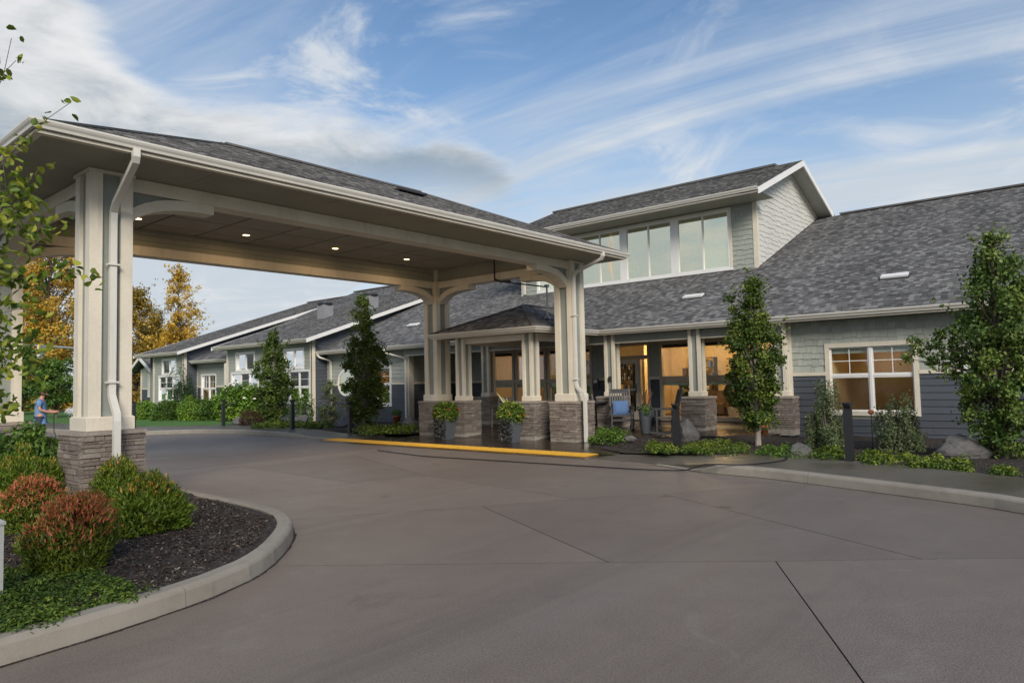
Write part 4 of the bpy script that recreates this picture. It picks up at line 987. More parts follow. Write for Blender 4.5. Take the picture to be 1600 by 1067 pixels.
# porch columns, header beams
for cx, cy, zt in ((-14.50, 14.72, 1.065), (-11.98, 14.72, 1.055)):
    pier(bld, cx, cy, .33, .045, zt, ((0, -1), (1, 0)), False); column(bld, cx, cy, .165, zt, 2.86, .085, .185, .13)
for cx, zt in ((-16.08, 1.10), (-11.20, 1.10), (-8.55, 1.085), (-6.32, 1.085)):
    pier(bld, cx, 17.5, .33, .20, zt, ((0, -1), (1, 0)), False); column(bld, cx, 17.5, .165, zt, 2.86, .085, .185, .13)
vboard(-20.2, -6.3, 17.42, 17.58, 2.62, 2.861, sage, 'header_beam'); vboard(-20.2, -6.3, 17.40, 17.43, 2.60, 2.63, cream, 'header_trim')
for x in (-14.50, -11.98): vboard(x-.06, x+.06, 14.9, 17.42, 2.66, 2.854, cream, 'tie_beam')
vboard(-14.35, -12.13, 14.64, 14.80, 2.68, 2.854, cream, 'tie_beam')
# back wall of the porch with its glazing
front = [(-18.3, -17.05, 0), (-17.0, -15.55, 0), (-15.5, -13.58, 0), (-12.70, -11.38, 1), (-11.04, -9.90, 0), (-9.68, -7.16, 0)]
hb = [(a, b, .26, 2.76) for a, b, _ in front]
w_b = wallP('wall', 'Y', BY, -20.2, -6.25, .2, 2.86, hb)
planks(w_b, 'Y', BY, -20.2, -6.25, .26, 1.54, hb); shakes(w_b, 'Y', BY, -20.2, -6.25, 1.63, 2.86, hb, False)
for a, b in minus(-20.2, -6.25, [(h[0], h[1]) for h in hb]): vboard(a, b, BY-.04, BY-.001, 1.545, 1.628, name='belly_band')
tanfr = paint('tan_storefront_frame', (.52, .43, .33), .5, .05)
for a, b, isdoor in front:
    if isdoor: continue
    f = MB(); t = .095
    f.box(a, a+t, BY-.05, BY+.07, .26, 2.76); f.box(b-t, b, BY-.05, BY+.07, .26, 2.76); f.box(a+t, b-t, BY-.05, BY+.07, 2.62, 2.76); f.box(a+t, b-t, BY-.05, BY+.07, .26, .40); f.box(a+t, b-t, BY-.05, BY+.07, 1.45, 1.63)
    n = 2 if b-a > 1.8 else 1
    if n == 2: f.box((a+b)/2-.07, (a+b)/2+.07, BY-.045, BY+.065, .40, 1.45); f.box((a+b)/2-.07, (a+b)/2+.07, BY-.045, BY+.065, 1.63, 2.62)
    w = f.build('window', tanfr, bld)
    for k in range(n):
        x0 = a+t if k == 0 else (a+b)/2+.07; x1 = b-t if k == n-1 else (a+b)/2-.07
        for z0, z1 in ((.40, 1.45), (1.63, 2.62)):
            MB().add(tilt([(x0, BY+.02, z0), (x1, BY+.02, z0), (x1, BY+.02, z1), (x0, BY+.02, z1)]), [(0, 1, 2, 3)]).build('pane', glassm, w)
            MB().box(x0, x1, BY+.05, BY+.065, z1-.10, z1).build('blind', blindm if z0 < 1 else darkwood, w)
a, b = -12.70, -11.38
f = MB(); f.box(a, a+.08, BY-.05, BY+.07, .26, 2.76); f.box(b-.08, b, BY-.05, BY+.07, .26, 2.76); f.box(a+.08, b-.08, BY-.05, BY+.07, 2.64, 2.76); f.box(a+.08, b-.08, BY-.05, BY+.07, 2.20, 2.32); f.box(-11.80, -11.72, BY-.05, BY+.07, .26, 2.20)
df = f.build('door_frame', tanfr, bld)
MB().add([(a+.08, BY+.02, 2.32), (b-.08, BY+.02, 2.32), (b-.08, BY+.02, 2.64), (a+.08, BY+.02, 2.64)], [(0, 1, 2, 3)]).build('transom_pane', glassm, df)
MB().add([(-11.72, BY+.02, .40), (b-.08, BY+.02, .40), (b-.08, BY+.02, 2.20), (-11.72, BY+.02, 2.20)], [(0, 1, 2, 3)]).build('side_pane', glassm, df); MB().box(-11.72, b-.08, BY-.04, BY+.06, .26, .40).build('side_rail', tanfr, df)
dx0, dx1 = a+.085, -11.805; d = MB(); d.box(dx0, dx0+.10, BY-.02, BY+.04, .27, 2.19); d.box(dx1-.12, dx1, BY-.02, BY+.04, .27, 2.19); d.box(dx0+.10, dx1-.12, BY-.02, BY+.04, 2.06, 2.19); d.box(dx0+.10, dx1-.12, BY-.02, BY+.04, .27, .52)
dr = d.build('entrance_door', cream, bld)
MB().add([(dx0+.1, BY+.01, .52), (dx1-.12, BY+.01, .52), (dx1-.12, BY+.01, 2.06), (dx0+.1, BY+.01, 2.06)], [(0, 1, 2, 3)]).build('pane', glassm, dr)
MB().box(dx0+.08, dx1-.10, BY-.07, BY-.04, 1.20, 1.25).build('push_bar', steel, dr); MB().tube([(dx1-.06, BY-.08, 1.12), (dx1-.06, BY-.08, 1.42)], .014, 8).build('handle', darksteel, dr)
MB().cbox((-13.44, BY-.05, 1.42), (.12, .02, .19)).build('notice_box', darksteel, bld); MB().cbox((-13.44, BY-.075, 1.52), (.075, .006, .06)).build('notice', whitefl, bld)
MB().cbox((-11.17, 17.325, 1.60), (.05, .03, .06)).build('entry_keypad', blackmetal, bld)
# warm lobby behind the glass
lob = MB(); lx0, lx1, ly0, ly1 = -19.0, -6.35, BY+.17, 24.2
lob.add([(lx0, ly0, .26), (lx1, ly0, .26), (lx1, ly1, .26), (lx0, ly1, .26), (lx0, ly0, 2.85), (lx1, ly0, 2.85), (lx1, ly1, 2.85), (lx0, ly1, 2.85)], [(2, 3, 7, 6), (1, 2, 6, 5), (0, 4, 7, 3), (4, 5, 6, 7)]); lobby = lob.build('lobby_wall', roomwall, bld)
MB().add([(lx0, ly0-.2, .255), (lx1, ly0-.2, .255), (lx1, ly1, .255), (lx0, ly1, .255)], [(0, 1, 2, 3)]).build('lobby_floor', roomfloor, bld)
for x in (-17.2, -14.6, -12.0, -10.2, -8.2):
    l = MB().lathe([(.22, 2.84), (.22, 2.78), (.15, 2.74), (.02, 2.73)], (x, 22.3, 0), 20).build('lobby_lamp', lampsoft, bld)
    al = bpy.data.lights.new('lobby_lamp_light', 'POINT'); al.energy = 27 if x > -13.5 else 6; al.shadow_soft_size = .2; al.color = (1.0, .72, .38)
    o = bpy.data.objects.new('lobby_lamp_light', al); COL.objects.link(o); o.location = (x, 22.3, 2.55); o.parent = l
for x, z, w_, h_ in ((-8.7, 1.75, .28, .20), (-9.5, 1.75, .2, .25), (-12.1, 1.7, .3, .22), (-16.2, 1.7, .35, .25)):
    p = MB().box(x-w_, x+w_, ly1-.04, ly1-.005, z-h_, z+h_).build('picture_frame', darkwood, lobby); MB().box(x-w_+.04, x+w_-.04, ly1-.046, ly1-.041, z-h_+.04, z+h_-.04).build('print', roomdark, lobby)
for x, y in ((-9.0, 22.9), (-10.6, 23.2), (-16.4, 23.0)):
    s_ = MB(); s_.box(x-.45, x+.45, y-.4, y+.4, .34, .66); s_.box(x-.45, x+.45, y+.28, y+.42, .66, 1.1); s_.box(x-.5, x-.38, y-.4, y+.4, .34, .9); s_.box(x+.38, x+.5, y-.4, y+.4, .34, .9); s_.build('armchair', roomdark, bld)
MB().box(-7.9, -6.5, 22.6, 23.1, .26, 1.1).build('reception_desk', roomdark, bld)
MB().box(-12.95, -12.87, 22.2, 24.2, .26, 2.84).build('lobby_partition', roomwall, bld)
rb = random.Random(4)
for bx0, bx1, by_ in ((-11.9, -10.9, 23.9), (-8.6, -7.4, 23.9), (-15.6, -14.2, 23.9)):
    bc = MB()
    for z_ in (.3, .7, 1.1, 1.5, 1.9, 2.25): bc.box(bx0, bx1, by_-.28, by_, z_, z_+.03)
    for x_ in (bx0, bx1-.03): bc.box(x_, x_+.03, by_-.28, by_, .26, 2.28)
    sh_ = bc.build('bookcase', darkwood, bld)
    for z_ in (.33, .73, 1.13, 1.53, 1.93):
        x_ = bx0+.05
        while x_ < bx1-.15:
            w_ = rb.uniform(.03, .12); h_ = rb.uniform(.12, .30)
            if rb.random() < .75: MB().box(x_, x_+w_, by_-.24, by_-.05, z_, z_+h_).build('book', rb.choice((terracotta, potm, whitefl, bluecush, roomdark, silverleaf, yellowfl)), sh_)
            x_ += w_+rb.choice((.004, .004, .06))
shadem = emit('lit_lamp_shade', (1.0, .66, .30), .75)
for x_, y_ in ((-10.75, 23.3), (-8.0, 21.6), (-17.6, 22.2)):
    tl = MB().lathe([(.16, .28), (.16, .30), (.02, .31), (.018, 1.35)], (x_, y_, 0), 12).build('floor_lamp', darksteel, bld); MB().lathe([(.20, 1.35), (.13, 1.62)], (x_, y_, 0), 16).build('lamp_shade', shadem, tl)
for x_, z0_, w_ in ((-10.0, .26, .45), (-16.9, .26, .5), (-13.35, .26, .4)): MB().box(x_-w_, x_+w_, ly1-.03, ly1-.002, z0_, 2.35).build('doorway', roomdark, lobby)
for x_, y_ in ((-9.2, 21.2), (-10.55, 20.9), (-7.6, 20.9), (-16.0, 21.2), (-14.6, 21.0)):
    pt = MB().lathe([(.13, .26), (.17, .60), (.18, .62), (.15, .62)], (x_, y_, 0), 14).build('indoor_pot', whitefl, bld)
    bb = MB()
    for k_ in range(60):
        a_ = rb.uniform(0, 6.28); r_ = rb.uniform(.1, .34); z_ = rb.uniform(.75, 1.45); c_ = Vector((x_+math.cos(a_)*r_, y_+math.sin(a_)*r_, z_)); bb.bar((x_, y_, .6), c_, .006, .006); bb.add([c_, c_+Vector((.05, .03, .06)), c_+Vector((.02, .0, .16)), c_+Vector((-.05, -.02, .06))], [(0, 1, 2, 3)])
    q_ = bb.build('indoor_plant', roomdark if False else flat('indoor_leaf', (.03, .07, .02), .5) if 'indoor_leaf' not in bpy.data.materials else bpy.data.materials['indoor_leaf'], pt); q_['kind'] = 'stuff'
# dormer with the clerestory windows
DY = 21.8; DX0, DX1 = -18.1, -8.45; dz0, dz1 = mainroof(DY)-.05, 7.05
dh = []; dwins = [(-11.20, -9.36), (-13.22, -11.40), (-15.24, -13.42), (-17.26, -15.44)]
for a, b in dwins:
    f = MB(); t = .045; z0, z1 = 5.07, 6.94
    f.box(a, a+t, DY-.045, DY+.04, z0, z1); f.box(b-t, b, DY-.045, DY+.04, z0, z1); f.box(a+t, b-t, DY-.045, DY+.04, z1-t, z1); f.box(a+t, b-t, DY-.045, DY+.04, z0, z0+t); f.box((a+b)/2-.022, (a+b)/2+.022, DY-.03, DY+.04, z0+t, z1-t)
    w = f.build('clerestory_window', white, bld); dh.append((a+.02, b-.02, z0+.02, z1-.02))
    for x0, x1 in ((a+t, (a+b)/2-.022), ((a+b)/2+.022, b-t)):
        MB().add(tilt([(x0, DY+.005, z0+t), (x1, DY+.005, z0+t), (x1, DY+.005, z1-t), (x0, DY+.005, z1-t)]), [(0, 1, 2, 3)]).build('pane', glassr, w)
    MB().add([(a+t, DY+.05, z0), (b-t, DY+.05, z0), (b-t, DY+.05, z1), (a+t, DY+.05, z1)], [(0, 1, 2, 3)]).build('shade', flat('sky_toned_shade', (.72, .76, .62), .9) if 'sky_toned_shade' not in bpy.data.materials else bpy.data.materials['sky_toned_shade'], w)  # shade colour carries the pale sky reflection of the panes
dw = wallP('dormer_wall', 'Y', DY, DX0, DX1, dz0, dz1+.05, dh)
shakes(dw, 'Y', DY, DX0+.1, DX1-.12, dz0+.06, dz1, [(-17.3, -9.30, 4.9, 7.02)], False)
vboard(-17.32, -9.28, DY-.05, DY-.001, 6.94, 7.02, cream); vboard(-17.32, -9.28, DY-.05, DY-.001, 4.985, 5.07, white); vboard(-9.36, -9.28, DY-.05, DY-.001, 5.07, 6.94)
for a, b in ((-11.40, -11.20), (-13.42, -13.22), (-15.44, -15.24), (-17.32, -17.26)): vboard(a, b, DY-.046, DY-.001, 5.07, 6.94, white)
vboard(DX1-.13, DX1+.012, DY-.03, DY+.12, dz0-.1, 7.2); vboard(DX0-.01, DX0+.13, DY-.03, DY+.02, dz0-.1, 7.06)
br_pts = [at(954, 366, Y=DY+.03), at(956, 382, Y=DY+.03), at(951, 398, Y=DY+.03), at(954, 418, Y=DY+.03), at(958, 438, Y=DY+.03)]
MB().tube(br_pts, [.015, .035, .028, .034, .02], 7).build('hanging_branch', amberm, bld)
DRY, DRZ = 24.62, 8.88; EY, EZ = 20.56, DRZ-(DRY-20.56)*m512
# gable side facing the right
gp = [(DY, mainroof(DY)), (DY, EZ+(DY-EY)*m512-.06), (DRY, DRZ-.08), (27.55, DRZ-.08-(27.55-DRY)*m512)]
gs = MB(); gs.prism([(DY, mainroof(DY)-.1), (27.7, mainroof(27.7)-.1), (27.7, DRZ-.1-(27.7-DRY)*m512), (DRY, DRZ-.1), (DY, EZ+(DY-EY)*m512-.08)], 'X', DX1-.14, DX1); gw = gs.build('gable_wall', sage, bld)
shakes(gw, 'X', DX1, DY+.12, 27.6, 5.0, 8.8, [], False, .17, .12, .30, lambda y: DRZ-.10-abs(y-DRY)*m512, .035, lambda y: mainroof(y), shake_skylit)
rfx0, rfx1 = -18.5, -7.87
roof_plane('dormer_roof', [(rfx0, EY, EZ), (rfx1, EY, EZ), (rfx1, DRY, DRZ), (rfx0, DRY, DRZ)], bld)
roof_plane('dormer_roof', [(rfx1, 2*DRY-EY, EZ), (rfx0, 2*DRY-EY, EZ), (rfx0, DRY, DRZ), (rfx1, DRY, DRZ)], bld)
for x in (rfx0-.02, rfx1-.02):
    for sgn in (-1, 1):
        ye = DRY+sgn*(DRY-EY+.03); yl = ye if sgn < 0 else 27.75; zl = DRZ-abs(yl-DRY)*m512; h = .21
        MB().add([(x, yl, zl-h), (x+.04, yl, zl-h), (x+.04, yl, zl-.012), (x, yl, zl-.012), (x, DRY, DRZ-h), (x+.04, DRY, DRZ-h), (x+.04, DRY, DRZ-.012), (x, DRY, DRZ-.012)], [(0, 1, 2, 3), (7, 6, 5, 4), (0, 4, 5, 1), (1, 5, 6, 2), (2, 6, 7, 3), (3, 7, 4, 0)]).build('barge_board', white, bld)
for sgn in (-1, 1):
    yl = DRY+sgn*(DRY-EY); zl = EZ; yl = yl if sgn < 0 else 27.75; zl = DRZ-abs(yl-DRY)*m512
    MB().add([(DX1-.01, yl, zl-.11), (rfx1, yl, zl-.11), (rfx1, DRY, DRZ-.11), (DX1-.01, DRY, DRZ-.11)], [(0, 1, 2, 3)]).build('soffit', paint('gable_soffit_board', (.36, .36, .32), .6) if 'gable_soffit_board' not in bpy.data.materials else bpy.data.materials['gable_soffit_board'], bld)
    a = Vector((DX1+.02, DY if sgn < 0 else 27.6, 0)); a.z = DRZ-abs(a.y-DRY)*m512-.17; MB().bar(a, (DX1+.02, DRY, DRZ-.17), .03, .09).build('rake_trim', cream, bld)
MB().add([(rfx0, EY+.06, EZ-.13), (rfx1-.02, EY+.06, EZ-.13), (rfx1-.02, DY+.02, EZ-.13), (rfx0, DY+.02, EZ-.13)], [(0, 1, 2, 3)]).build('soffit', sagedark, bld)
edge_run('fascia', [(rfx0, EY+.05), (rfx1-.02, EY+.05)], fascia_prof(EZ-.145, EZ-.01), cream, bld); edge_run('gutter', [(rfx0, EY+.05), (rfx1-.03, EY+.05)], gutter_prof(EZ+.012), gutterm, bld); edge_run('drip_trim', [(rfx0, EY+.05), (rfx1-.02, EY+.05)], trim_prof(EZ-.145), cream, bld)
MB().bar((rfx0, DRY, DRZ+.02), (rfx1-.9, DRY, DRZ+.02), .3, .07).build('ridge_vent', capd, bld)
MB().bar((DX1-.02, DY-.02, mainroof(DY)+.02), (DX1+.05, 27.6, mainroof(27.6)+.02), .08, .03).build('step_flashing', darksteel, bld)
downspout(bld, [(DX0+.2, EY, EZ-.1), (DX0+.2, EY, EZ-.2), (DX0+.2, DY-.08, EZ-.45), (DX0+.2, DY-.08, mainroof(DY)+.05)], (1, 0, 0))
# downspouts of the eaves
downspout(bld, [(-6.62, 17.03, 2.90), (-6.62, 17.03, 2.80), (-6.58, 17.08, 2.74), (-6.24, 17.46, 2.47), (-6.20, 17.51, 2.40), (-6.20, 17.51, .10)], (1, 0, 0))
downspout(bld, [(-20.95, 17.03, 2.90), (-20.95, 17.03, 2.80), (-20.9, 17.08, 2.74), (-20.32, 17.46, 2.55), (-20.27, 17.51, 2.48), (-20.27, 17.51, .10)], (1, 0, 0))
downspout(bld, [(-25.25, 17.03, 2.90), (-25.25, 17.05, 2.80), (-25.2, 17.1, 2.74), (-25.05, 17.46, 2.62), (-25.0, 17.51, 2.55), (-25.0, 17.51, .10)], (1, 0, 0))
downspout(bld, [(-32.6, 17.03, 2.90), (-32.6, 17.03, 2.8), (-32.6, 16.84, 2.7), (-32.6, 16.83, .1)], (1, 0, 0))
# roof vents and skylights
def roof_pt(x, y): return Vector((x, y, mainroof(y)))
slope = Matrix.Rotation(math.atan(m512), 4, 'X')
for x, y in ((-4.12, 19.32), (-9.48, 19.33), (-21.85, 19.32)):
    c = roof_pt(x, y); v = MB(); v.cbox(c+slope @ Vector((0, 0, .05)), (.30, .12, .025), M=slope); o = v.build('roof_vent', white, bld)
    MB().cbox(c+slope @ Vector((0, -.03, .02)), (.34, .17, .012), M=slope).build('vent_base', darksteel, o)
s13 = Matrix.Rotation(math.atan(1/3), 4, 'X')
for x, y in ((-30.2, 20.85), (-27.55, 21.6)):
    z = 3.50+(y-16.42)/3; v = MB(); v.box(x-.28, x+.28, y-.28, y+.28, z-.1, z+.62); o = v.build('chimney_vent', steel if False else paint('vent_sheet', (.23, .235, .25), .5) if 'vent_sheet' not in bpy.data.materials else bpy.data.materials['vent_sheet'], bld)
    MB().lathe([(.36, z+.62), (.40, z+.68), (.36, z+.75), (.12, z+.80), (.02, z+.81)], (x, y, 0), 14).build('vent_hood', darksteel, o)
# small gable at the far left end
gx0, gx1 = -45.1, -42.0; gpk = -43.9
fg = MB(); fg.prism([(gx0, 0), (gx1, 0), (gx1, 2.75), (gpk, 3.35), (gx0, 2.75)], 'Y', 18.0, 26); o = fg.build('gable_wall', sage, bld)
planks(o, 'Y', 18.0, gx0+.05, gx1, .1, 1.56, []); shakes(o, 'Y', 18.0, gx0+.05, gx1, 1.65, 3.3, [], False, topf=lambda x: 3.3-abs(x-gpk)*.5); vboard(gx0, gx1, 17.96, 17.999, 1.56, 1.645, name='belly_band'); vboard(gx0-.02, gx0+.12, 17.95, 18.02, 0, 2.8)
roof_plane('wing_roof', [(gx0-.6, 27, 2.55), (gx0-.6, 17.4, 2.55), (gpk, 17.4, 3.5), (gpk, 27, 3.5)], bld); roof_plane('wing_roof', [(gpk+1.9, 17.4, 2.55), (gpk+1.9, 27, 2.55), (gpk, 27, 3.5), (gpk, 17.4, 3.5)], bld)
for x, z in ((gx0-.6, 2.55), (gpk+1.9, 2.55)): MB().bar((x, 17.38, z-.09), (gpk, 17.38, 3.5-.09), .05, .17).build('barge_board', white, bld)
vboard(-44.1, -43.85, 17.95, 18.02, 1.1, 2.5, white); vboard(-44.05, -43.9, 17.94, 18.01, 1.2, 2.4, blindm)
# end and rear walls close the building
MB().add([(-41.9, 17.2, 0), (-41.9, 38, 0), (-41.9, 38, 3.2), (-41.9, RY, 7), (-41.9, 17.2, 3.4)], [(0, 1, 2, 3, 4)]).build('end_wall', sage, bld)
MB().add([(-41.9, 38, 0), (12, 38, 0), (12, 38, 3), (-41.9, 38, 3)], [(0, 1, 2, 3)]).build('rear_wall', sage, bld)
MB().add([(11.8, 17.6, 0), (11.8, 38, 0), (11.8, 38, 3), (11.8, RY, 7.4), (11.8, 17.6, 3)], [(0, 1, 2, 3, 4)]).build('end_wall', sage, bld)
# ------------------------------------------------------------------ foliage tools
def rand_unit(n):
    v = rng.normal(size=(n, 3)); return v/np.linalg.norm(v, axis=1, keepdims=True)
def leaf_mesh(name, C, m, parent, length, width, tint, up=.5, droop=0.0, outward=None, fold=.25, kind=None, axis=None, ovate=False):
    """each leaf: a folded four-point blade; C (n,3), tint (n,)"""
    n = len(C); L_ = length*rng.uniform(.7, 1.25, n)[:, None]; Wd = width*rng.uniform(.75, 1.2, n)[:, None]
    nr = rand_unit(n)+np.array([0, 0, up])
    if outward is not None: nr = nr+outward
    nr /= np.linalg.norm(nr, axis=1, keepdims=True)
    a = rand_unit(n) if axis is None else axis+.35*rand_unit(n)
    a = a-np.array([0, 0, droop]); a = a-nr*np.sum(a*nr, 1, keepdims=True); a /= np.linalg.norm(a, axis=1, keepdims=True)+1e-9
    s_ = np.cross(nr, a)
    if ovate:      # pointed oval blade, six points
        K = 6; V = np.empty((n, 6, 3)); cup = nr*Wd*fold
        V[:, 0] = C-a*L_/2; V[:, 1] = C-a*L_*.22+s_*Wd*.44+cup; V[:, 2] = C+a*L_*.16+s_*Wd*.40+cup; V[:, 3] = C+a*L_/2-nr*L_*.06; V[:, 4] = C+a*L_*.16-s_*Wd*.40+cup; V[:, 5] = C-a*L_*.22-s_*Wd*.44+cup
        idx = np.array([0, 1, 2, 3, 0, 3, 4, 5]); c_ = 4
    else:
        K = 4; V = np.empty((n, 4, 3)); V[:, 0] = C-a*L_/2; V[:, 2] = C+a*L_/2; V[:, 1] = C+s_*Wd/2+nr*Wd*fold-a*L_*.08; V[:, 3] = C-s_*Wd/2+nr*Wd*fold-a*L_*.08
        idx = np.array([0, 1, 2, 0, 2, 3]); c_ = 3
    F = (np.arange(n)*K)[:, None]+idx[None]
    me = bpy.data.meshes.new(name); me.vertices.add(n*K); me.vertices.foreach_set('co', V.ravel().astype(np.float32))
    me.loops.add(F.size); me.loops.foreach_set('vertex_index', F.ravel().astype(np.int32)); me.polygons.add(n*2)
    me.polygons.foreach_set('loop_start', (np.arange(n*2)*c_).astype(np.int32)); me.polygons.foreach_set('loop_total', np.full(n*2, c_, np.int32))
    at_ = me.attributes.new('tint', 'FLOAT', 'POINT'); at_.data.foreach_set('value', np.repeat(np.clip(tint, 0, 1), K).astype(np.float32))
    me.materials.append(m); me.update(calc_edges=True)
    o = bpy.data.objects.new(name, me); COL.objects.link(o)
    if parent is not None: attach(o, parent)
    if kind: o['kind'] = kind
    return o
def clumps(centres, per, rad):
    C = np.repeat(np.asarray(centres, float), per, axis=0); r = np.repeat(np.broadcast_to(np.asarray(rad, float), (len(centres),)), per)
    return C+rng.normal(size=C.shape)*r[:, None]*np.array([.55, .55, .5]), np.repeat(rng.uniform(0, 1, len(centres)), per)
def tree(name, label, base, prof, nclump, per, crad, leaf, m, group=None, trunk_r=.05, bark=None, lean=(0, 0), extra=(), tintbias=0.0, up=.5, shell=.45, stems=1, cat='tree', light_up=.35, squash=1.0):
    """prof: (height above base, crown radius) from bottom of crown to tip; clumps of leaves hung on real limbs"""
    bx, by, bz = base; t = thing(name, label, cat, base, group); bk = bark or barkm
    hs = np.array([p[0] for p in prof]); rs = np.array([p[1] for p in prof]); top = hs[-1]
    tr = MB(); n = 7
    wob = [(random.uniform(-.05, .05)*top*.12, random.uniform(-.05, .05)*top*.12) for _ in range(n+1)]
    ax = [(bx+lean[0]*i/n+wob[i][0], by+lean[1]*i/n+wob[i][1], bz-.03+top*.96*i/n) for i in range(n+1)]
    tr.tube(ax, [trunk_r*(1.25 if i == 0 else 1)*(1-i/n)**.8+.004 for i in range(n+1)], 8); tr.build('trunk', bk, t)
    def axis(h): k = min(max(h/(top*.96)*n, 0), n-1e-6); i = int(k); f = k-i; return np.array(ax[i])*(1-f)+np.array(ax[i+1])*f
    cs = []; shoots = []; lm = MB(); pw = rs*rs+.02
    grid = np.linspace(hs[0], hs[-1], 200); dens = np.interp(grid, hs, rs)+.04; dens /= dens.sum()
    for h in rng.choice(grid, nclump, p=dens):
        r = np.interp(h, hs, rs); k = r*(shell+(1-shell)*rng.uniform(0, 1))*rng.uniform(.70, 1.22); a = rng.uniform(0, 2*math.pi)
        c = axis(h)+np.array([math.cos(a)*k, math.sin(a)*k*squash, rng.normal()*crad*.3]); cs.append(c)
        s0 = axis(max(h-r*rng.uniform(.6, 1.3), hs[0]*.6)); mid = (s0+c)/2+np.array([0, 0, -.08*r]); q = max(.0035, trunk_r*.16)
        lm.tube([s0, mid, c], [q*1.5, q, q*.4], 4, False)
    for c, rr in extra: cs.append(np.array(c)); s0 = axis(max(hs[0], c[2]-bz-.3)); lm.tube([s0, (s0+np.array(c))/2, c], [trunk_r*.25, trunk_r*.18, .004], 5, False)
    for i in range(max(4, nclump//9)):      # single shoots that stand proud of the outline
        h = rng.uniform(hs[0], hs[-1]*.95); r = np.interp(h, hs, rs); a = rng.uniform(0, 2*math.pi); s0 = axis(h); e = s0+np.array([math.cos(a)*(r*1.1+crad*.8), math.sin(a)*(r*1.1+crad*.8), r*.7+crad*1.6])
        lm.tube([s0, (s0*.5+e*.5), e], [max(.003, trunk_r*.1), max(.0025, trunk_r*.07), .0015], 4, False)
        for f in np.linspace(.45, 1.0, 6): shoots.append(s0+(e-s0)*f+rng.normal(size=3)*crad*.12)
    lm.build('limbs', bk, t)
    P, ct = clumps(cs, per, crad*rng.uniform(.55, 1.25, len(cs)))
    if shoots: P = np.vstack([P, np.repeat(np.array(shoots), 3, axis=0)+rng.normal(size=(len(shoots)*3, 3))*crad*.14]); ct = np.concatenate([ct, rng.uniform(.5, 1, len(shoots)*3)])
    rel = (P[:, 2]-bz-hs[0])/(top-hs[0])
    out = P-np.stack([axis(max(min(z-bz, top), 0)) for z in P[:, 2]]); out /= np.linalg.norm(out, axis=1, keepdims=True)+1e-6
    tint = .12+.45*ct+.35*rng.uniform(0, 1, len(P))**1.5+tintbias
    leaf_mesh('crown', P, m, t, leaf[0], leaf[1], tint, up, .25, out*.5, ovate=leaf[0] < .15); return t
def shrub(name, label, cat, base, r, h, n, leaf, m, group=None, tint=None, up=.6, stems=5, rag=.16, ry=None, axis_up=0.0, shell=.55, nb=26, flowers=None, spiky=False):
    x, y, z = base; ry = ry or r; t = thing(name, label, cat, base, group)
    st = MB()
    for i in range(stems):
        a = rng.uniform(0, 6.28); k = rng.uniform(.3, .75); st.tube([(x+.06*r*math.cos(a), y+.06*r*math.sin(a), z-.04), (x+k*.5*r*math.cos(a), y+k*.5*ry*math.sin(a), z+h*.4), (x+k*r*math.cos(a), y+k*ry*math.sin(a), z+h*.85)], [.014*h+.004, .01*h+.003, .002], 5, False)
    st.build('stems', barkm, t)
    # uneven dome: bumps of different size
    bd = rand_unit(nb); bd[:, 2] = np.abs(bd[:, 2]); bs = rng.uniform(1-rag*1.6, 1+rag, nb)
    d = rand_unit(n); d[:, 2] = np.abs(d[:, 2])*1.05-.06*rng.uniform(0, 1, n); d /= np.linalg.norm(d, axis=1, keepdims=True)
    near = np.argmax(d @ bd.T, axis=1); dist = np.max(d @ bd.T, axis=1)
    k = bs[near]*(1-.22*(1-dist)/.12*.5).clip(.7, 1.1)*(shell+(1-shell)*rng.uniform(0, 1, n)**.5)*(1+rng.normal(size=n)*.035)
    wide = np.where(d[:, 2] < .25, .86, 1.0)
    P = np.stack([x+d[:, 0]*k*r*wide, y+d[:, 1]*k*ry*wide, z+.02+np.maximum(d[:, 2], 0)*k*h+h*.06], 1)
    tn = tint(rng, P, k, (P[:, 2]-z)/h) if tint else .1+.35*rng.uniform(0, 1, nb)[near]+.5*rng.uniform(0, 1, n)**1.6
    leaf_mesh('foliage', P, m, t, leaf[0], leaf[1], tn, up, -axis_up, d*.6 if not spiky else None, .2, axis=(d*1.0+np.array([0, 0, .5])) if spiky else None)
    if flowers:
        fm_, cnt, fr, nm = flowers; ff = MB()
        for i in range(cnt):
            dd = d[rng.integers(n)]; 
            if dd[2] < .2: continue
            c = Vector((x+dd[0]*r*1.0, y+dd[1]*ry*1.0, z+max(dd[2], 0)*h*1.02+h*.06))
            fb = MB(); fb.lathe([(fr*.2, -fr*.5), (fr*.8, -fr*.3), (fr, .1*fr), (fr*.6, fr*.55), (fr*.1, fr*.7)], c, 7); fb.build(nm, fm_, t)
    return t
def GZ(x, y, z=.12): p = at(x, y, Z=z); return (p.x, p.y, z)
def nd_tint(rng_, P, k, rel): n = len(P); g = .05+.50*rng_.uniform(0, 1, n); red = rng_.uniform(0, 1, n) < np.clip((rel-.36)*1.6, 0, .76)*(k > .70); return np.where(red, rng_.uniform(.66, 1.0, n), g)
def ng_tint(rng_, P, k, rel): n = len(P); g = .05+.55*rng_.uniform(0, 1, n); red = rng_.uniform(0, 1, n) < np.clip((rel-.66)*.9, 0, .22)*(k > .80); return np.where(red, rng_.uniform(.66, .9, n), g)
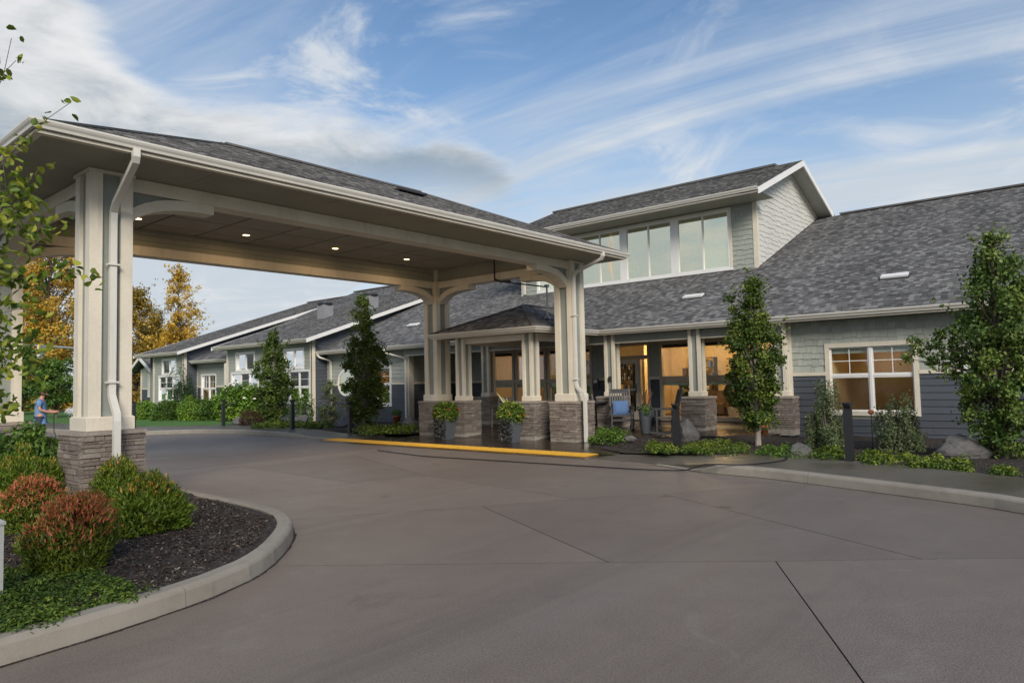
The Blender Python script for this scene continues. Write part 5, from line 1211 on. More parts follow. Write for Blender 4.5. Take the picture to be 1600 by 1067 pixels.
# ------------------------------------------------------------------ island shrubs
gi = 'nandina shrubs on the island'
shrub('nandina_shrub', 'rounded nandina with coral red tips in front, nearest the driveway', 'shrub', GZ(112, 893), .39, .60, 12000, (.052, .014), L_nand, gi, nd_tint, .4, axis_up=.3, spiky=True, rag=.13, shell=.6)
shrub('nandina_shrub', 'wide green nandina with bronze tips beside the near stone pier', 'shrub', GZ(230, 834), .44, .57, 10000, (.062, .016), L_nandg, gi, ng_tint, .4, axis_up=.3, spiky=True, rag=.13, shell=.6)
shrub('nandina_shrub', 'small olive nandina tucked against the near stone pier behind the wide one', 'shrub', GZ(188, 785), .38, .55, 6500, (.062, .016), L_nandg, gi, ng_tint, .4, axis_up=.3, spiky=True, rag=.13, shell=.6)
shrub('nandina_shrub', 'red tipped nandina at the left edge behind the coral one', 'shrub', GZ(50, 832), .40, .60, 11000, (.052, .014), L_nand, gi, nd_tint, .4, axis_up=.3, spiky=True, rag=.13, shell=.6)
shrub('nandina_shrub', 'bronze green nandina at the left edge below the dark leafy bush', 'shrub', GZ(42, 788), .55, .68, 8500, (.062, .015), L_nandg, gi, ng_tint, .4, axis_up=.3, spiky=True, rag=.13, shell=.6)
shrub('leafy_bush', 'dark green large-leaved bush left of the near stone pier', 'shrub', GZ(68, 768), .72, .92, 6500, (.085, .042), L_green, None, None, .4, axis_up=.1)
shrub('leafy_bush', 'low dark bush at the left edge in front of the far stone pier', 'shrub', GZ(8, 742), .7, .75, 4500, (.08, .04), L_dark, None, None, .4)
# low ground cover spilling to the island kerb
def inside(poly, X, Y):
    ins = np.zeros(len(X), bool); k = len(poly); j = k-1
    for i in range(k):
        ins ^= ((poly[i][1] > Y) != (poly[j][1] > Y)) & (X < (poly[j][0]-poly[i][0])*(Y-poly[i][1])/(poly[j][1]-poly[i][1]+1e-12)+poly[i][0]); j = i
    return ins
def patch(name, label, poly, n, leaf, m, h=.05, zb=.13, tintb=0.0, rad=None):
    """a colony of small domed plants of different size"""
    xs = [p[0] for p in poly]; ys = [p[1] for p in poly]; r0 = rad or h*.85; per = 70; k = max(4, n//per)
    X = rng.uniform(min(xs), max(xs), k*30); Y = rng.uniform(min(ys), max(ys), k*30); ok = inside(poly, X, Y); X = X[ok][:k]; Y = Y[ok][:k]
    s_ = rng.uniform(.45, 1.25, len(X)); d = rand_unit(len(X)*per); d[:, 2] = np.abs(d[:, 2]); q = rng.uniform(.35, 1, len(d))**.5
    sc = np.repeat(s_, per); ct = np.repeat(rng.uniform(-.25, .25, len(X)), per)
    P = np.stack([np.repeat(X, per)+d[:, 0]*q*r0*sc, np.repeat(Y, per)+d[:, 1]*q*r0*sc, zb-.01+d[:, 2]*q*h*sc+.015], 1)
    tn = .12+.40*d[:, 2]*q+.40*rng.uniform(0, 1, len(P))+ct+tintb
    o = leaf_mesh(name, P, m, None, leaf[0], leaf[1], tn, .9, .0, d*.7); tag(o, label, 'ground cover', None, 'stuff'); return o
def pxpoly(pts, z=.15): return [tuple(at(x, y, Z=z))[:2] for x, y in pts]
patch('ground_cover', 'low creeping green ground cover along the island kerb', pxpoly([(-60, 885), (60, 893), (150, 898), (222, 925), (205, 935), (120, 955), (40, 980), (-60, 1005)]), 22000, (.030, .017), L_lime, .075, .13, -.22, .12)
# bark chips
def chips(label, poly, n, z):
    pts = []; xs = [p[0] for p in poly]; ys = [p[1] for p in poly]; k = len(poly)
    X = rng.uniform(min(xs), max(xs), n*3); Y = rng.uniform(min(ys), max(ys), n*3); ins = np.zeros(n*3, bool); j = k-1
    for i in range(k):
        c = ((poly[i][1] > Y) != (poly[j][1] > Y)) & (X < (poly[j][0]-poly[i][0])*(Y-poly[i][1])/(poly[j][1]-poly[i][1]+1e-12)+poly[i][0]); ins ^= c; j = i
    P = np.stack([X[ins], Y[ins]], 1)[:n]; from mathutils import noise
    Z = np.array([z+noise.noise((x*1.1, y*1.1, 0))*.05+noise.noise((x*4, y*4, 0))*.02+.03+rng.uniform(.0, .012) for x, y in P])
    o = leaf_mesh('bark_chips', np.column_stack([P, Z]), chipm, None, .042, .016, rng.uniform(0, 1, len(P))**1.3, 1.6, 0, None, .08); tag(o, label, 'bark mulch', None, 'stuff')
chips('loose bark chips on the island bed', [(-5.25, 1.3), (-5.6, 2.6), (-6.2, 3.5), (-7.3, 4.3), (-9.5, 4.5), (-9.6, 2.2), (-7.0, 1.0)], 16000, .12)
# ------------------------------------------------------------------ upright trees by the building
gu = 'upright columnar trees along the building'
tree('columnar_tree', 'tall columnar tree in front of the porch glazing, right of the canopy', (-5.85, 14.65, .10), [(.45, .20), (.75, .36), (1.25, .50), (1.9, .57), (2.35, .48), (2.75, .32), (3.1, .24), (3.4, .14), (3.68, .05)], 165, 80, .135, (.070, .046), L_col, gu, .05, palebark, extra=(((-6.25, 14.45, 3.25), .1), ((-6.2, 14.5, 3.0), .1)))
tree('columnar_tree', 'slender columnar tree before the round window, left of the porch', (-18.6, 14.25, .10), [(.30, .28), (.8, .50), (1.4, .63), (2.2, .62), (2.9, .50), (3.5, .33), (4.0, .18), (4.38, .05)], 165, 80, .16, (.085, .055), L_col, gu, .05, palebark, tintbias=.0)
tree('columnar_tree', 'pointed columnar tree between the tall windows of the left wing', (-25.38, 15.1, .10), [(.3, .38), (.8, .62), (1.5, .72), (2.2, .66), (2.8, .40), (3.3, .22), (3.78, .05)], 155, 78, .17, (.09, .058), L_col, gu, .05, palebark, tintbias=-.06)
bR = GZ(1568, 718, .12)
ex = [tuple(at(x, y, Y=bR[1]-.1)) for x, y in ((1418, 560), (1440, 548), (1460, 540), (1475, 555), (1490, 535), (1455, 565), (1480, 575), (1500, 560), (1430, 535), (1470, 525))]
tree('upright_tree', 'dense upright leafy tree at the right edge with a branch reaching left over the window', bR, [(.12, .36), (.6, .48), (1.2, .56), (1.9, .66), (2.4, .74), (2.8, .62), (3.2, .42), (3.55, .24), (3.85, .06)], 185, 78, .15, (.066, .050), L_right, None, .07, barkm, extra=tuple((e, .1) for e in ex), shell=.3, tintbias=.08)
# ------------------------------------------------------------------ left foreground tree (trunk outside the frame)
nt = thing('birch_tree', 'near tree whose yellow green leafy twigs hang in at the left edge', 'tree', (-4.6, .55, .12))
MB().tube([(-4.60, .55, .05), (-4.62, .56, 1.0), (-4.55, .60, 2.2), (-4.58, .62, 3.6), (-4.5, .66, 4.6)], [.07, .06, .05, .035, .012], 9).build('trunk', palebark, nt)
tw = MB(); LC = []; LT = []
def twig(pts, dens=26, spread=.05, D=3.5, t0=.0, root=None):
    W_ = [np.array(at(x, y, D=D+dd)) for x, y, dd in pts]
    if root is not None: W_ = [np.array(root)]+W_
    P = densify([tuple(w) for w in W_], .06); tw.tube([tuple(p) for p in P], [max(.0016, .009*(1-i/len(P))) for i in range(len(P))], 5, False)
    P = np.array(P); k0 = int(len(P)*t0)
    for p in P[k0:]:
        for _ in range(rng.poisson(dens*.34)):
            LC.append(p+rng.normal(size=3)*spread*.55); LT.append(rng.uniform(0, 1))
TR = lambda z: (-4.57, .6, z)
twig([(-90, 330, 0), (-20, 270, 0), (35, 225, 0), (75, 185, 0), (108, 162, 0)], 19, .04, 3.6, .25, TR(2.0))
twig([(-80, 250, .1), (-30, 190, .1), (5, 120, .1), (18, 60, .1)], 17, .04, 3.5, .2, TR(2.3))
twig([(-60, 180, .1), (0, 120, .2), (25, 95, .2)], 12, .04, 3.5, .3, TR(2.5))
twig([(-70, 420, 0), (-10, 370, 0), (35, 325, 0), (95, 345, .1)], 46, .075, 3.4, .15, TR(1.8))
twig([(-60, 330, .1), (0, 300, 0), (40, 290, 0), (52, 272, 0)], 44, .07, 3.4, .15, TR(1.9))
twig([(-60, 470, 0), (0, 440, 0), (60, 432, 0), (110, 425, 0), (148, 437, .05)], 30, .05, 3.5, .15, TR(1.5))
twig([(-60, 450, 0), (10, 420, 0), (45, 390, 0), (70, 368, 0)], 46, .075, 3.4, .1, TR(1.6))
twig([(-60, 520, 0), (0, 490, 0), (45, 480, 0)], 46, .075, 3.4, .1, TR(1.4))
twig([(-60, 590, .1), (0, 570, 0), (40, 575, 0), (62, 600, 0)], 32, .06, 3.5, .15, TR(1.2))
twig([(-60, 560, .1), (-5, 540, 0), (30, 525, 0)], 42, .07, 3.5, .1, TR(1.3))
twig([(-60, 650, .1), (-5, 640, 0), (20, 630, 0)], 40, .06, 3.5, .1, TR(1.0))
twig([(-60, 380, .2), (-5, 345, .2), (10, 300, .2), (4, 250, .2)], 30, .06, 3.5, .1, TR(1.8))
twig([(-60, 300, .2), (0, 330, .2), (30, 350, .1), (55, 380, .1)], 40, .09, 3.5, .1, TR(1.7))
twig([(-60, 500, .2), (0, 520, .2), (20, 545, .2)], 40, .09, 3.5, .1, TR(1.3))
twig([(-60, 400, .2), (-10, 400, .2), (20, 410, .2), (40, 445, .2)], 40, .09, 3.6, .1, TR(1.5))
twig([(-60, 620, .2), (-5, 600, .2), (12, 560, .2)], 36, .06, 3.6, .1, TR(1.1))
def px_of(p):
    v = Vector(p)-CAM; return 800+FPX*v.dot(rt)/v.dot(fw), 533.5-FPX*v.dot(up)/v.dot(fw)
made = 0
while made < 26:                     # the rest of the crown, away from the drive
    z = rng.uniform(1.3, 4.7); e = np.array([-4.57+rng.normal()*.55, .45-abs(rng.normal())*.75, z+rng.uniform(.1, .7)]); x_, y_ = px_of(e)
    if x_ > -60 and y_ > -60: continue
    s0 = np.array(TR(z-.2)); mid = (s0+e)/2+np.array([0, 0, .1]); P = np.array(densify([tuple(s0), tuple(mid), tuple(e)], .06)); tw.tube([tuple(p) for p in P], [max(.0016, .009*(1-i/len(P))) for i in range(len(P))], 5, False); made += 1
    for p in P[len(P)//4:]:
        for _ in range(rng.poisson(9)): LC.append(p+rng.normal(size=3)*.055); LT.append(rng.uniform(0, 1))
tw.build('twigs', barkm, nt)
leaf_mesh('leaves', np.array(LC), L_near, nt, .048, .031, np.array(LT)*.95, .25, .35, None, .2, ovate=True)
# ------------------------------------------------------------------ left beds: hedge, hydrangeas, conifer
gh = 'rounded shrubs along the left wings'
for px, py, r, h, mt, lb in ((226, 656, 1.0, 1.0, L_hyd, 'yellow green rounded shrub just right of the near canopy column'), (258, 658, 1.0, .95, L_green, 'mid green rounded shrub below the corner of the far wing'), (276, 657, .8, .9, L_lime, 'yellow green rounded shrub below the dark conifer'),
                             (302, 658, 1.0, 1.0, L_hyd, 'wide yellow green shrub below the amber lit window'), (322, 658, .9, 1.0, L_green, 'olive green shrub just left of the dark bollard'), (340, 657, .8, 1.0, L_lime, 'light green shrub behind the dark bollard')):
    b = GZ(px, py); shrub('rounded_shrub', lb, 'shrub', b, r*.72, h, 3800, (.085, .055), mt, gh)
shrub('conifer_shrub', 'dark spiky conifer shrub at the corner of the far wing', 'shrub', GZ(284, 652), .75, 1.9, 5000, (.16, .03), L_dark, None, None, .2, rag=.4, axis_up=.6)
for px, py, r, h, lb in ((368, 658, 1.0, 1.55, 'big light green hydrangea with white heads left of the pointed columnar tree'), (398, 657, .9, 1.35, 'light green hydrangea with white heads close to the pointed columnar tree')):
    shrub('hydrangea', lb, 'shrub', GZ(px, py), r, h, 4200, (.13, .085), L_hyd, 'hydrangeas by the left wing', None, .9, flowers=(whitefl, 9, .075, 'flower_head'))
shrub('barberry_shrub', 'small maroon shrub in front of the hydrangeas', 'shrub', GZ(391, 665), .5, .62, 2600, (.045, .028), L_red)
shrub('rose_bush', 'thin upright green bush right of the slim bollard by the left wing', 'shrub', GZ(472, 662), .55, 1.15, 2200, (.075, .045), L_green, None, None, .5, rag=.35)
tree('young_conifer', 'small loose grey green conical plant at the inner corner of the left wing', GZ(516, 660), [(.1, .40), (.5, .42), (.9, .33), (1.3, .22), (1.62, .05)], 60, 40, .12, (.09, .03), L_var, None, .03, cat='shrub')
patch('ground_cover', 'bright green low planting in front of the left wing', pxpoly([(395, 668), (430, 664), (520, 667), (525, 671), (440, 671), (398, 671)], .12), 5000, (.07, .05), L_lime, .22, .12)
patch('ground_cover', 'mixed low green planting between the slender tree and the canopy pier', pxpoly([(560, 672), (640, 668), (655, 676), (600, 681), (560, 680)], .12), 5000, (.06, .045), L_lime, .22, .12, -.1)
# ------------------------------------------------------------------ right beds
for px, py, r, h, lb in ((1293, 704, .47, 1.10, 'variegated shrub left of the tall dark bollard below the window'), (1412, 708, .45, 1.0, 'variegated shrub below the right half of the window')):
    shrub('variegated_shrub', lb, 'shrub', GZ(px, py), r, h, 7500, (.058, .024), L_var, 'variegated shrubs under the right window', None, .5, rag=.32, axis_up=.3)
patch('ground_cover', 'lime green ground cover left of the short dark bollard', pxpoly([(1004, 703), (1020, 696), (1056, 694), (1054, 706), (1030, 706)]), 3000, (.045, .034), L_lime, .16, .11)
patch('ground_cover', 'lime green ground cover along the walk under the tall columnar tree', pxpoly([(1062, 706), (1075, 695), (1130, 690), (1170, 699), (1180, 709), (1100, 708)]), 4200, (.045, .034), L_lime, .15, .11)
patch('ground_cover', 'scattered low plants between the columnar tree and the dark rock', pxpoly([(1180, 708), (1200, 698), (1240, 700), (1265, 712), (1230, 716)]), 2500, (.045, .034), L_green, .14, .11)
patch('ground_cover', 'bright green ground cover left of the tall bollard', pxpoly([(1266, 716), (1275, 703), (1318, 706), (1320, 719), (1290, 719)]), 2000, (.045, .034), L_lime, .15, .11, -.15)
patch('ground_cover', 'lime green ground cover along the walk right of the tall bollard', pxpoly([(1335, 719), (1345, 705), (1420, 714), (1515, 722), (1525, 736), (1440, 733), (1345, 724)]), 5200, (.045, .034), L_lime, .16, .11)
patch('ground_cover', 'small tuft of lime leaves in the mulch near the right edge', pxpoly([(1548, 741), (1555, 731), (1580, 737), (1582, 744)]), 900, (.04, .03), L_lime, .14, .11)
patch('ground_cover', 'dark green perennials beside the canopy pier downspout', pxpoly([(926, 688), (930, 678), (965, 676), (980, 686), (955, 692)]), 3200, (.07, .045), L_green, .24, .08)
chips('loose bark chips on the right bed', [(-9.6, 13.9), (-7.8, 13.0), (-5, 13.2), (-2.5, 12.5), (-.6, 11.7), (.5, 15), (-6, 15.2), (-9.5, 15)], 12000, .10)
# ------------------------------------------------------------------ far trees beyond the lawn, sunlit gold painted into the leaves
def far(name, label, px, D, prof, nc, per, cr, leaf, m, tr_, base_y=612, **k):
    p = at(px, base_y, D=D); tree(name, label, (p.x, p.y, -.05), prof, nc, per, cr, leaf, m, 'far trees beyond the lawn', tr_, **k)
far('golden_tree', 'golden tree seen between the two left canopy columns', 74, 62, [(2.2, 1.5), (5, 3.0), (9, 3.6), (13, 3.0), (17, 1.8), (19, .4)], 230, 80, .70, (.24, .17), L_gold, .22, shell=.25)
far('golden_tree', 'golden tree with bare upper twigs above the far left roof', 278, 66, [(1.5, 2.5), (4, 2.7), (6.5, 2.2), (9, 1.5), (11.4, .8), (13.0, .2)], 190, 62, .50, (.22, .16), L_gold, .16, shell=.25)
far('golden_tree', 'olive gold tree directly right of the near canopy column', 216, 70, [(1.0, 2.4), (4, 2.6), (8, 2.0), (10.5, 1.2), (11.8, .3)], 170, 70, .6, (.24, .17), L_goldg, .18, shell=.25)
far('golden_tree', 'brown gold tree filling the gap between the two tallest golden trees', 246, 74, [(1.0, 2.6), (3.5, 2.6), (6, 1.8), (8, .9), (9.6, .2)], 130, 60, .6, (.24, .17), L_goldg, .18, shell=.2)
far('golden_tree', 'golden tree at the left edge behind the far canopy column', 10, 64, [(2.0, 2.0), (5, 3.4), (9, 3.4), (13, 2.2), (15, .4)], 150, 90, .8, (.26, .19), L_gold, .2, shell=.25)
far('green_tree', 'small round green tree on the lawn behind the man', 88, 38, [(1.1, .7), (1.8, 1.15), (2.6, 1.1), (3.3, .4)], 90, 52, .28, (.17, .11), L_green, .06, 618, shell=.2)
far('green_tree', 'low green tree at the left edge behind the far canopy column', 30, 44, [(.8, 1.2), (2.0, 2.0), (3.4, 1.8), (4.6, .5)], 100, 50, .35, (.2, .13), L_green, .08, 618, shell=.2)
for i, (px, D, lb, mt) in enumerate(((70, 52, 'low clipped hedge section beyond the lawn behind the man', L_gold), (100, 52, 'orange hedge section beyond the lawn beside the traffic pole', L_gold), (40, 52, 'hedge section beyond the lawn behind the far canopy column', L_goldg), (214, 56, 'dark hedge section at the left end of the building', L_goldg), (230, 58, 'low hedge section behind the small end gable', L_green))):
    p = at(px, 630, D=D); shrub('far_hedge', lb, 'hedge', (p.x, p.y, -.05), 1.5, 1.25, 2600, (.2, .13), mt, 'hedge beyond the lawn')

# trees across the road behind the viewer: the window glass mirrors them
srcs = [o for o in list(COL.objects) if o.type == 'EMPTY' and o.name.startswith('golden_tree')]
for i, (x, y, k) in enumerate(((-36, -14, 0), (-27, -24, 2), (-16, -30, 3), (-62, -4, 4), (-66, 5.5, 1), (-78, 3, 0), (-5, -34, 2), (-72, -5, 3))):
    c = copy_tree(srcs[k % len(srcs)]); c['label'] = ['golden tree across the road, mirrored in the porch glass', 'olive tree across the road, mirrored in the wing windows', 'broad golden tree across the road behind the viewer', 'golden tree across the road opposite the left wing', 'tall golden tree far across the road opposite the lawn', 'golden tree at the far end of the road', 'olive gold tree across the road behind the viewer to the right', 'brown gold tree far across the road'][i]
    c['group'] = 'trees across the road'; c.location = (x, y, -.05); c.rotation_euler = (0, 0, i*1.3)
# ------------------------------------------------------------------ street furniture and small things
def bollard(loc, label, rz=0.0):
    t = thing('bollard_light', label, 'bollard', loc, 'dark bollard lights along the walks'); t.rotation_euler = (0, 0, rz)
    MB().prism([(-.055, -.05), (.055, -.05), (.055, 1.0), (-.075, 1.0), (-.075, .972), (-.012, .895), (-.055, .855)], 'Y', -.055, .055).build('post', blackmetal, t, pinv=1)
    MB().prism([(-.071, .970), (-.013, .899), (-.006, .905), (-.064, .974)], 'Y', -.042, .042).build('lens', lens_em, t, pinv=1)
    MB().box(-.09, .09, -.09, .09, -.02, .012).build('base_plate', blackmetal, t, pinv=1)
    return t
for (px, py, z, lb) in ((1058, 707, .07, 'dark bollard light in the lime ground cover before the porch'), (1328, 722, .13, 'tall dark bollard light under the right-hand window'), (457, 671, .14, 'slim dark bollard light on the walk before the left wing'), (547, 677, .06, 'slim dark bollard light at the left end of the yellow strip'), (349, 665, .15, 'dark bollard light in front of the light green shrubs'), (209, 668, .15, 'dark bollard light half hidden behind the near canopy column')):
    p = at(px, py, Z=z); bollard((p.x, p.y, z-.01), lb, math.radians(85))
def rocker(name, label, loc, rz, cat='chair', group='slatted outdoor rocking chairs on the porch'):
    t = thing(name, label, cat, loc, group); t.rotation_euler = (0, 0, rz); m = darkwood
    s_ = MB()
    st = s_.box(-.27, .27, -.27, .24, .40, .435).build('seat', greyfab, t, pinv=1)
    bk = MB(); bk.bar((-.27, .24, .42), (-.27, .42, 1.12), .045, .035); bk.bar((.27, .24, .42), (.27, .42, 1.12), .045, .035); bk.bar((-.29, .415, 1.07), (.29, .415, 1.07), .03, .12); bk.bar((-.26, .27, .50), (.26, .27, .50), .03, .06)
    b_ = bk.build('backrest', m, t, pinv=1)
    for i in range(7): x = -.2+i*.4/6; MB().bar((x, .272, .50), (x, .412, 1.05), .042, .014).build('slat', m, b_, pinv=1)
    for x in (-.29, .29):
        MB().bar((x, -.30, .635), (x, .33, .655), .075, .025).build('armrest', m, t, pinv=1)
        MB().bar((x, -.25, .05), (x, -.25, .63), .045, .045).build('leg', m, t, pinv=1); MB().bar((x, .22, .05), (x, .25, .64), .045, .045).build('leg', m, t, pinv=1)
        MB().sweep([(x, -.42, .075), (x, -.25, .035), (x, 0, .02), (x, .25, .035), (x, .5, .10)], .04, .04, (1, 0, 0)).build('rocker', m, t, pinv=1)
    MB().bar((-.27, -.25, .30), (.27, -.25, .30), .03, .05).build('stretcher', m, t, pinv=1)
    return t
def cushion(label, loc, rz, m, tilt=.25):
    b = MB(); n = 8; vs = []
    for j in range(n+1):
        for i in range(n+1):
            u, v = i/n*2-1, j/n*2-1; vs.append((u*.21, v*.19, .065*(1-u**4)*(1-v**4)))
    fs = [(j*(n+1)+i, j*(n+1)+i+1, (j+1)*(n+1)+i+1, (j+1)*(n+1)+i) for j in range(n) for i in range(n)]; b.add(vs, fs); b.add([(x, y, -z) for x, y, z in vs], [f[::-1] for f in fs])
    o = b.build('cushion', m, None, True); tag(o, label, 'cushion'); o.matrix_world = Matrix.Translation(loc) @ Matrix.Rotation(rz, 4, 'Z') @ Matrix.Rotation(math.pi/2-tilt, 4, 'X'); return o
c1 = (-10.45, 16.72, plaza_z(16.72)); r1 = math.radians(38); rocker('rocking_chair', 'dark slatted rocking chair with a plain blue cushion left of the grey pot', c1, r1)
def loc_in(c, r, x, y, z): return (c[0]+math.cos(r)*x-math.sin(r)*y, c[1]+math.sin(r)*x+math.cos(r)*y, c[2]+z)
cushion('plain blue cushion on the slatted rocking chair', loc_in(c1, r1, 0, .17, .62), r1, bluecush)
c2 = (-8.95, 16.38, plaza_z(16.38)); rocker('rocking_chair', 'dark slatted rocking chair turned sideways right of the grey pot', c2, math.radians(-52))
c3 = (-18.35, 16.95, plaza_z(16.95)); r3 = math.radians(42); rocker('rocking_chair', 'dark slatted chair with a striped cushion left of the canopy pier', c3, r3)
cushion('blue and white striped cushion on the chair left of the canopy pier', loc_in(c3, r3, .0, .15, .62), r3, stripem)
def patio_chair(label, loc, rz):
    t = thing('patio_chair', label, 'chair', loc, 'metal patio chairs under the porch'); t.rotation_euler = (0, 0, rz); m = flat('grey_metal_frame', (.20, .21, .22), .4) if 'grey_metal_frame' not in bpy.data.materials else bpy.data.materials['grey_metal_frame']
    for x in (-.26, .26):
        MB().tube([(x, -.25, 0), (x, -.22, .42), (x, -.2, .64), (x, .18, .66)], .016, 6).build('front_leg', m, t, pinv=1); MB().tube([(x, .33, 0), (x, .22, .42), (x, .32, .92)], .016, 6).build('rear_leg', m, t, pinv=1)
    MB().box(-.25, .25, -.24, .22, .41, .435).build('seat', m, t, pinv=1); b = MB().bar((-.26, .32, .91), (.26, .32, .91), .03, .04).build('backrest', m, t, pinv=1)
    for i in range(4): z = .55+i*.10; MB().bar((-.25, .245+i*.02, z), (.25, .245+i*.02, z), .012, .035).build('slat', m, b, pinv=1)
patio_chair('grey metal patio chair inside the porch behind the entrance planters', tuple(at(786, 668, Z=.17)), math.radians(-115))
patio_chair('grey metal patio chair mostly hidden behind the right canopy pier', (-12.0, 17.9, plaza_z(17.9)), math.radians(150))
tb = thing('patio_table', 'dark patio table behind the right canopy pier', 'table', (-11.6, 17.1, plaza_z(17.1)))
MB().lathe([(.45, .72), (.46, .735), (.45, .75)], (0, 0, 0), 24).build('table_top', darksteel, tb, pinv=1)
for k in range(4): a = k*math.pi/2+.4; MB().tube([(.34*math.cos(a), .34*math.sin(a), 0), (.2*math.cos(a), .2*math.sin(a), .72)], .018, 6).build('leg', darksteel, tb, pinv=1)
def planter(label, loc, prof, potmat, foliage, group=None, square=0.0):
    t = thing('planter', label, 'planter', loc, group)
    if square:
        h = prof; p = MB(); b, w = square*.74, square
        p.add([(-b, -b, 0), (b, -b, 0), (b, b, 0), (-b, b, 0), (-w, -w, h), (w, -w, h), (w, w, h), (-w, w, h), (-w+.03, -w+.03, h), (w-.03, -w+.03, h), (w-.03, w-.03, h), (-w+.03, w-.03, h), (-w+.03, -w+.03, h-.04), (w-.03, -w+.03, h-.04), (w-.03, w-.03, h-.04), (-w+.03, w-.03, h-.04)],
              [(0, 3, 2, 1), (0, 1, 5, 4), (1, 2, 6, 5), (2, 3, 7, 6), (3, 0, 4, 7), (4, 5, 9, 8), (5, 6, 10, 9), (6, 7, 11, 10), (7, 4, 8, 11), (8, 9, 13, 12), (9, 10, 14, 13), (10, 11, 15, 14), (11, 8, 12, 15), (12, 13, 14, 15)])
        p.build('pot', potmat, t, pinv=1)
    else: MB().lathe(prof, (0, 0, 0), 22).build('pot', potmat, t, True, pinv=1)
    foliage(t); return t
def blob(t, name, m, c, r, n, leaf, tint=None, up=.4, droop=0.0):
    d = rand_unit(n)*rng.uniform(.25, 1, n)[:, None]**.5; P = np.array(c)+d*np.array(r); o = leaf_mesh(name, P, m, None, leaf[0], leaf[1], rng.uniform(0, 1, n) if tint is None else tint, up, droop, d*.5); o.parent = t; return o
def blooms(t, name, m, c, r, n, s_):
    for i in range(n):
        d = rand_unit(1)[0]; d[2] = abs(d[2])*.8-.15; p = np.array(c)+d*np.array(r)*rng.uniform(.85, 1.08)
        MB().lathe([(s_*.15, -s_*.4), (s_*.8, -s_*.15), (s_, .15*s_), (s_*.5, .45*s_), (s_*.1, .3*s_)], p, 7).build(name, m, t, pinv=1)
def grand(t):
    blob(t, 'foliage', L_lime, (0, 0, .72), (.38, .38, .32), 1500, (.085, .04)); blob(t, 'foliage', L_green, (0, 0, .74), (.36, .36, .30), 900, (.09, .045))
    blooms(t, 'orange_bloom', orangefl, (0, 0, .73), (.38, .38, .33), 9, .034); blooms(t, 'red_bloom', redfl, (0, 0, .75), (.37, .37, .33), 12, .034); blooms(t, 'yellow_bloom', yellowfl, (0, 0, .70), (.39, .39, .31), 7, .026)
    n = 900; a = rng.uniform(3.0, 5.4, n); P = np.stack([np.cos(a)*rng.uniform(.2, .36, n), np.sin(a)*rng.uniform(.2, .36, n), rng.uniform(.04, .62, n)], 1); o = leaf_mesh('trailing_vine', P, L_spill, None, .060, .040, rng.uniform(0, 1, n), .2, .6); o.parent = t
gp_ = 'flower filled planters at the entrance'
planter('grey planter of red and orange flowers beside the canopy left pier', (-14.25, 13.72, plaza_z(13.72)), .60, potm, grand, gp_, .21)
def grand2(t):
    grand(t)
    for i in range(4): a = 2.6+i*.35; MB().tube([(0, 0, .6), (.15*math.cos(a), .15*math.sin(a), .95), (.36*math.cos(a), .36*math.sin(a), 1.12+.05*i)], [.02, .018, .004], 5).build('spike_leaf', L_lime if False else yellowfl if False else paint('pale_spike', (.42, .42, .20), .5) if 'pale_spike' not in bpy.data.materials else bpy.data.materials['pale_spike'], t, pinv=1)
planter('grey planter of red and orange flowers with pale spikes, left of the right canopy pier', (-11.95, 13.82, plaza_z(13.82)), .60, potm, grand2, gp_, .21)
def tallgrass(t):
    blob(t, 'silver_foliage', silverleaf if False else L_var, (-.04, 0, .66), (.2, .2, .10), 500, (.06, .045)); blob(t, 'trailing_foliage', L_green, (.06, -.12, .58), (.14, .08, .14), 260, (.06, .03))
    for i in range(16): a = rng.uniform(0, 6.28); q = rng.uniform(.05, .22); MB().tube([(0, 0, .58), (q*.5*math.cos(a), q*.5*math.sin(a), .85), (q*math.cos(a), q*math.sin(a), 1.08+rng.uniform(-.1, .1))], [.006, .006, .01], 4).build('grass_blade', terracotta if i % 3 == 0 else yellowfl if False else L_var, t, pinv=1)
planter('tall round grey pot of silver leaves and grasses between the rocking chairs', (-9.45, 16.30, plaza_z(16.3)), [(.13, 0), (.14, .02), (.185, .57), (.19, .60), (.165, .60), (.16, .56)], potm, tallgrass)
def mum(t): blob(t, 'foliage', L_green, (0, 0, .33), (.17, .17, .13), 420, (.04, .02)); blooms(t, 'yellow_bloom', yellowfl, (0, 0, .34), (.175, .175, .14), 46, .02)
planter('terracotta pot of yellow flowers at the foot of the wall downspout', (-6.55, 16.75, .17), [(.09, 0), (.125, .19), (.145, .19), (.145, .24), (.125, .24), (.12, .2)], terracotta, mum)
def gmum(t): blob(t, 'foliage', L_green, (0, 0, .36), (.2, .2, .16), 500, (.05, .025))
planter('terracotta pot with a round green plant by the left wall corner', (-20.1, 16.9, .15), [(.10, 0), (.14, .22), (.16, .22), (.16, .27), (.14, .27), (.13, .22)], terracotta, gmum)
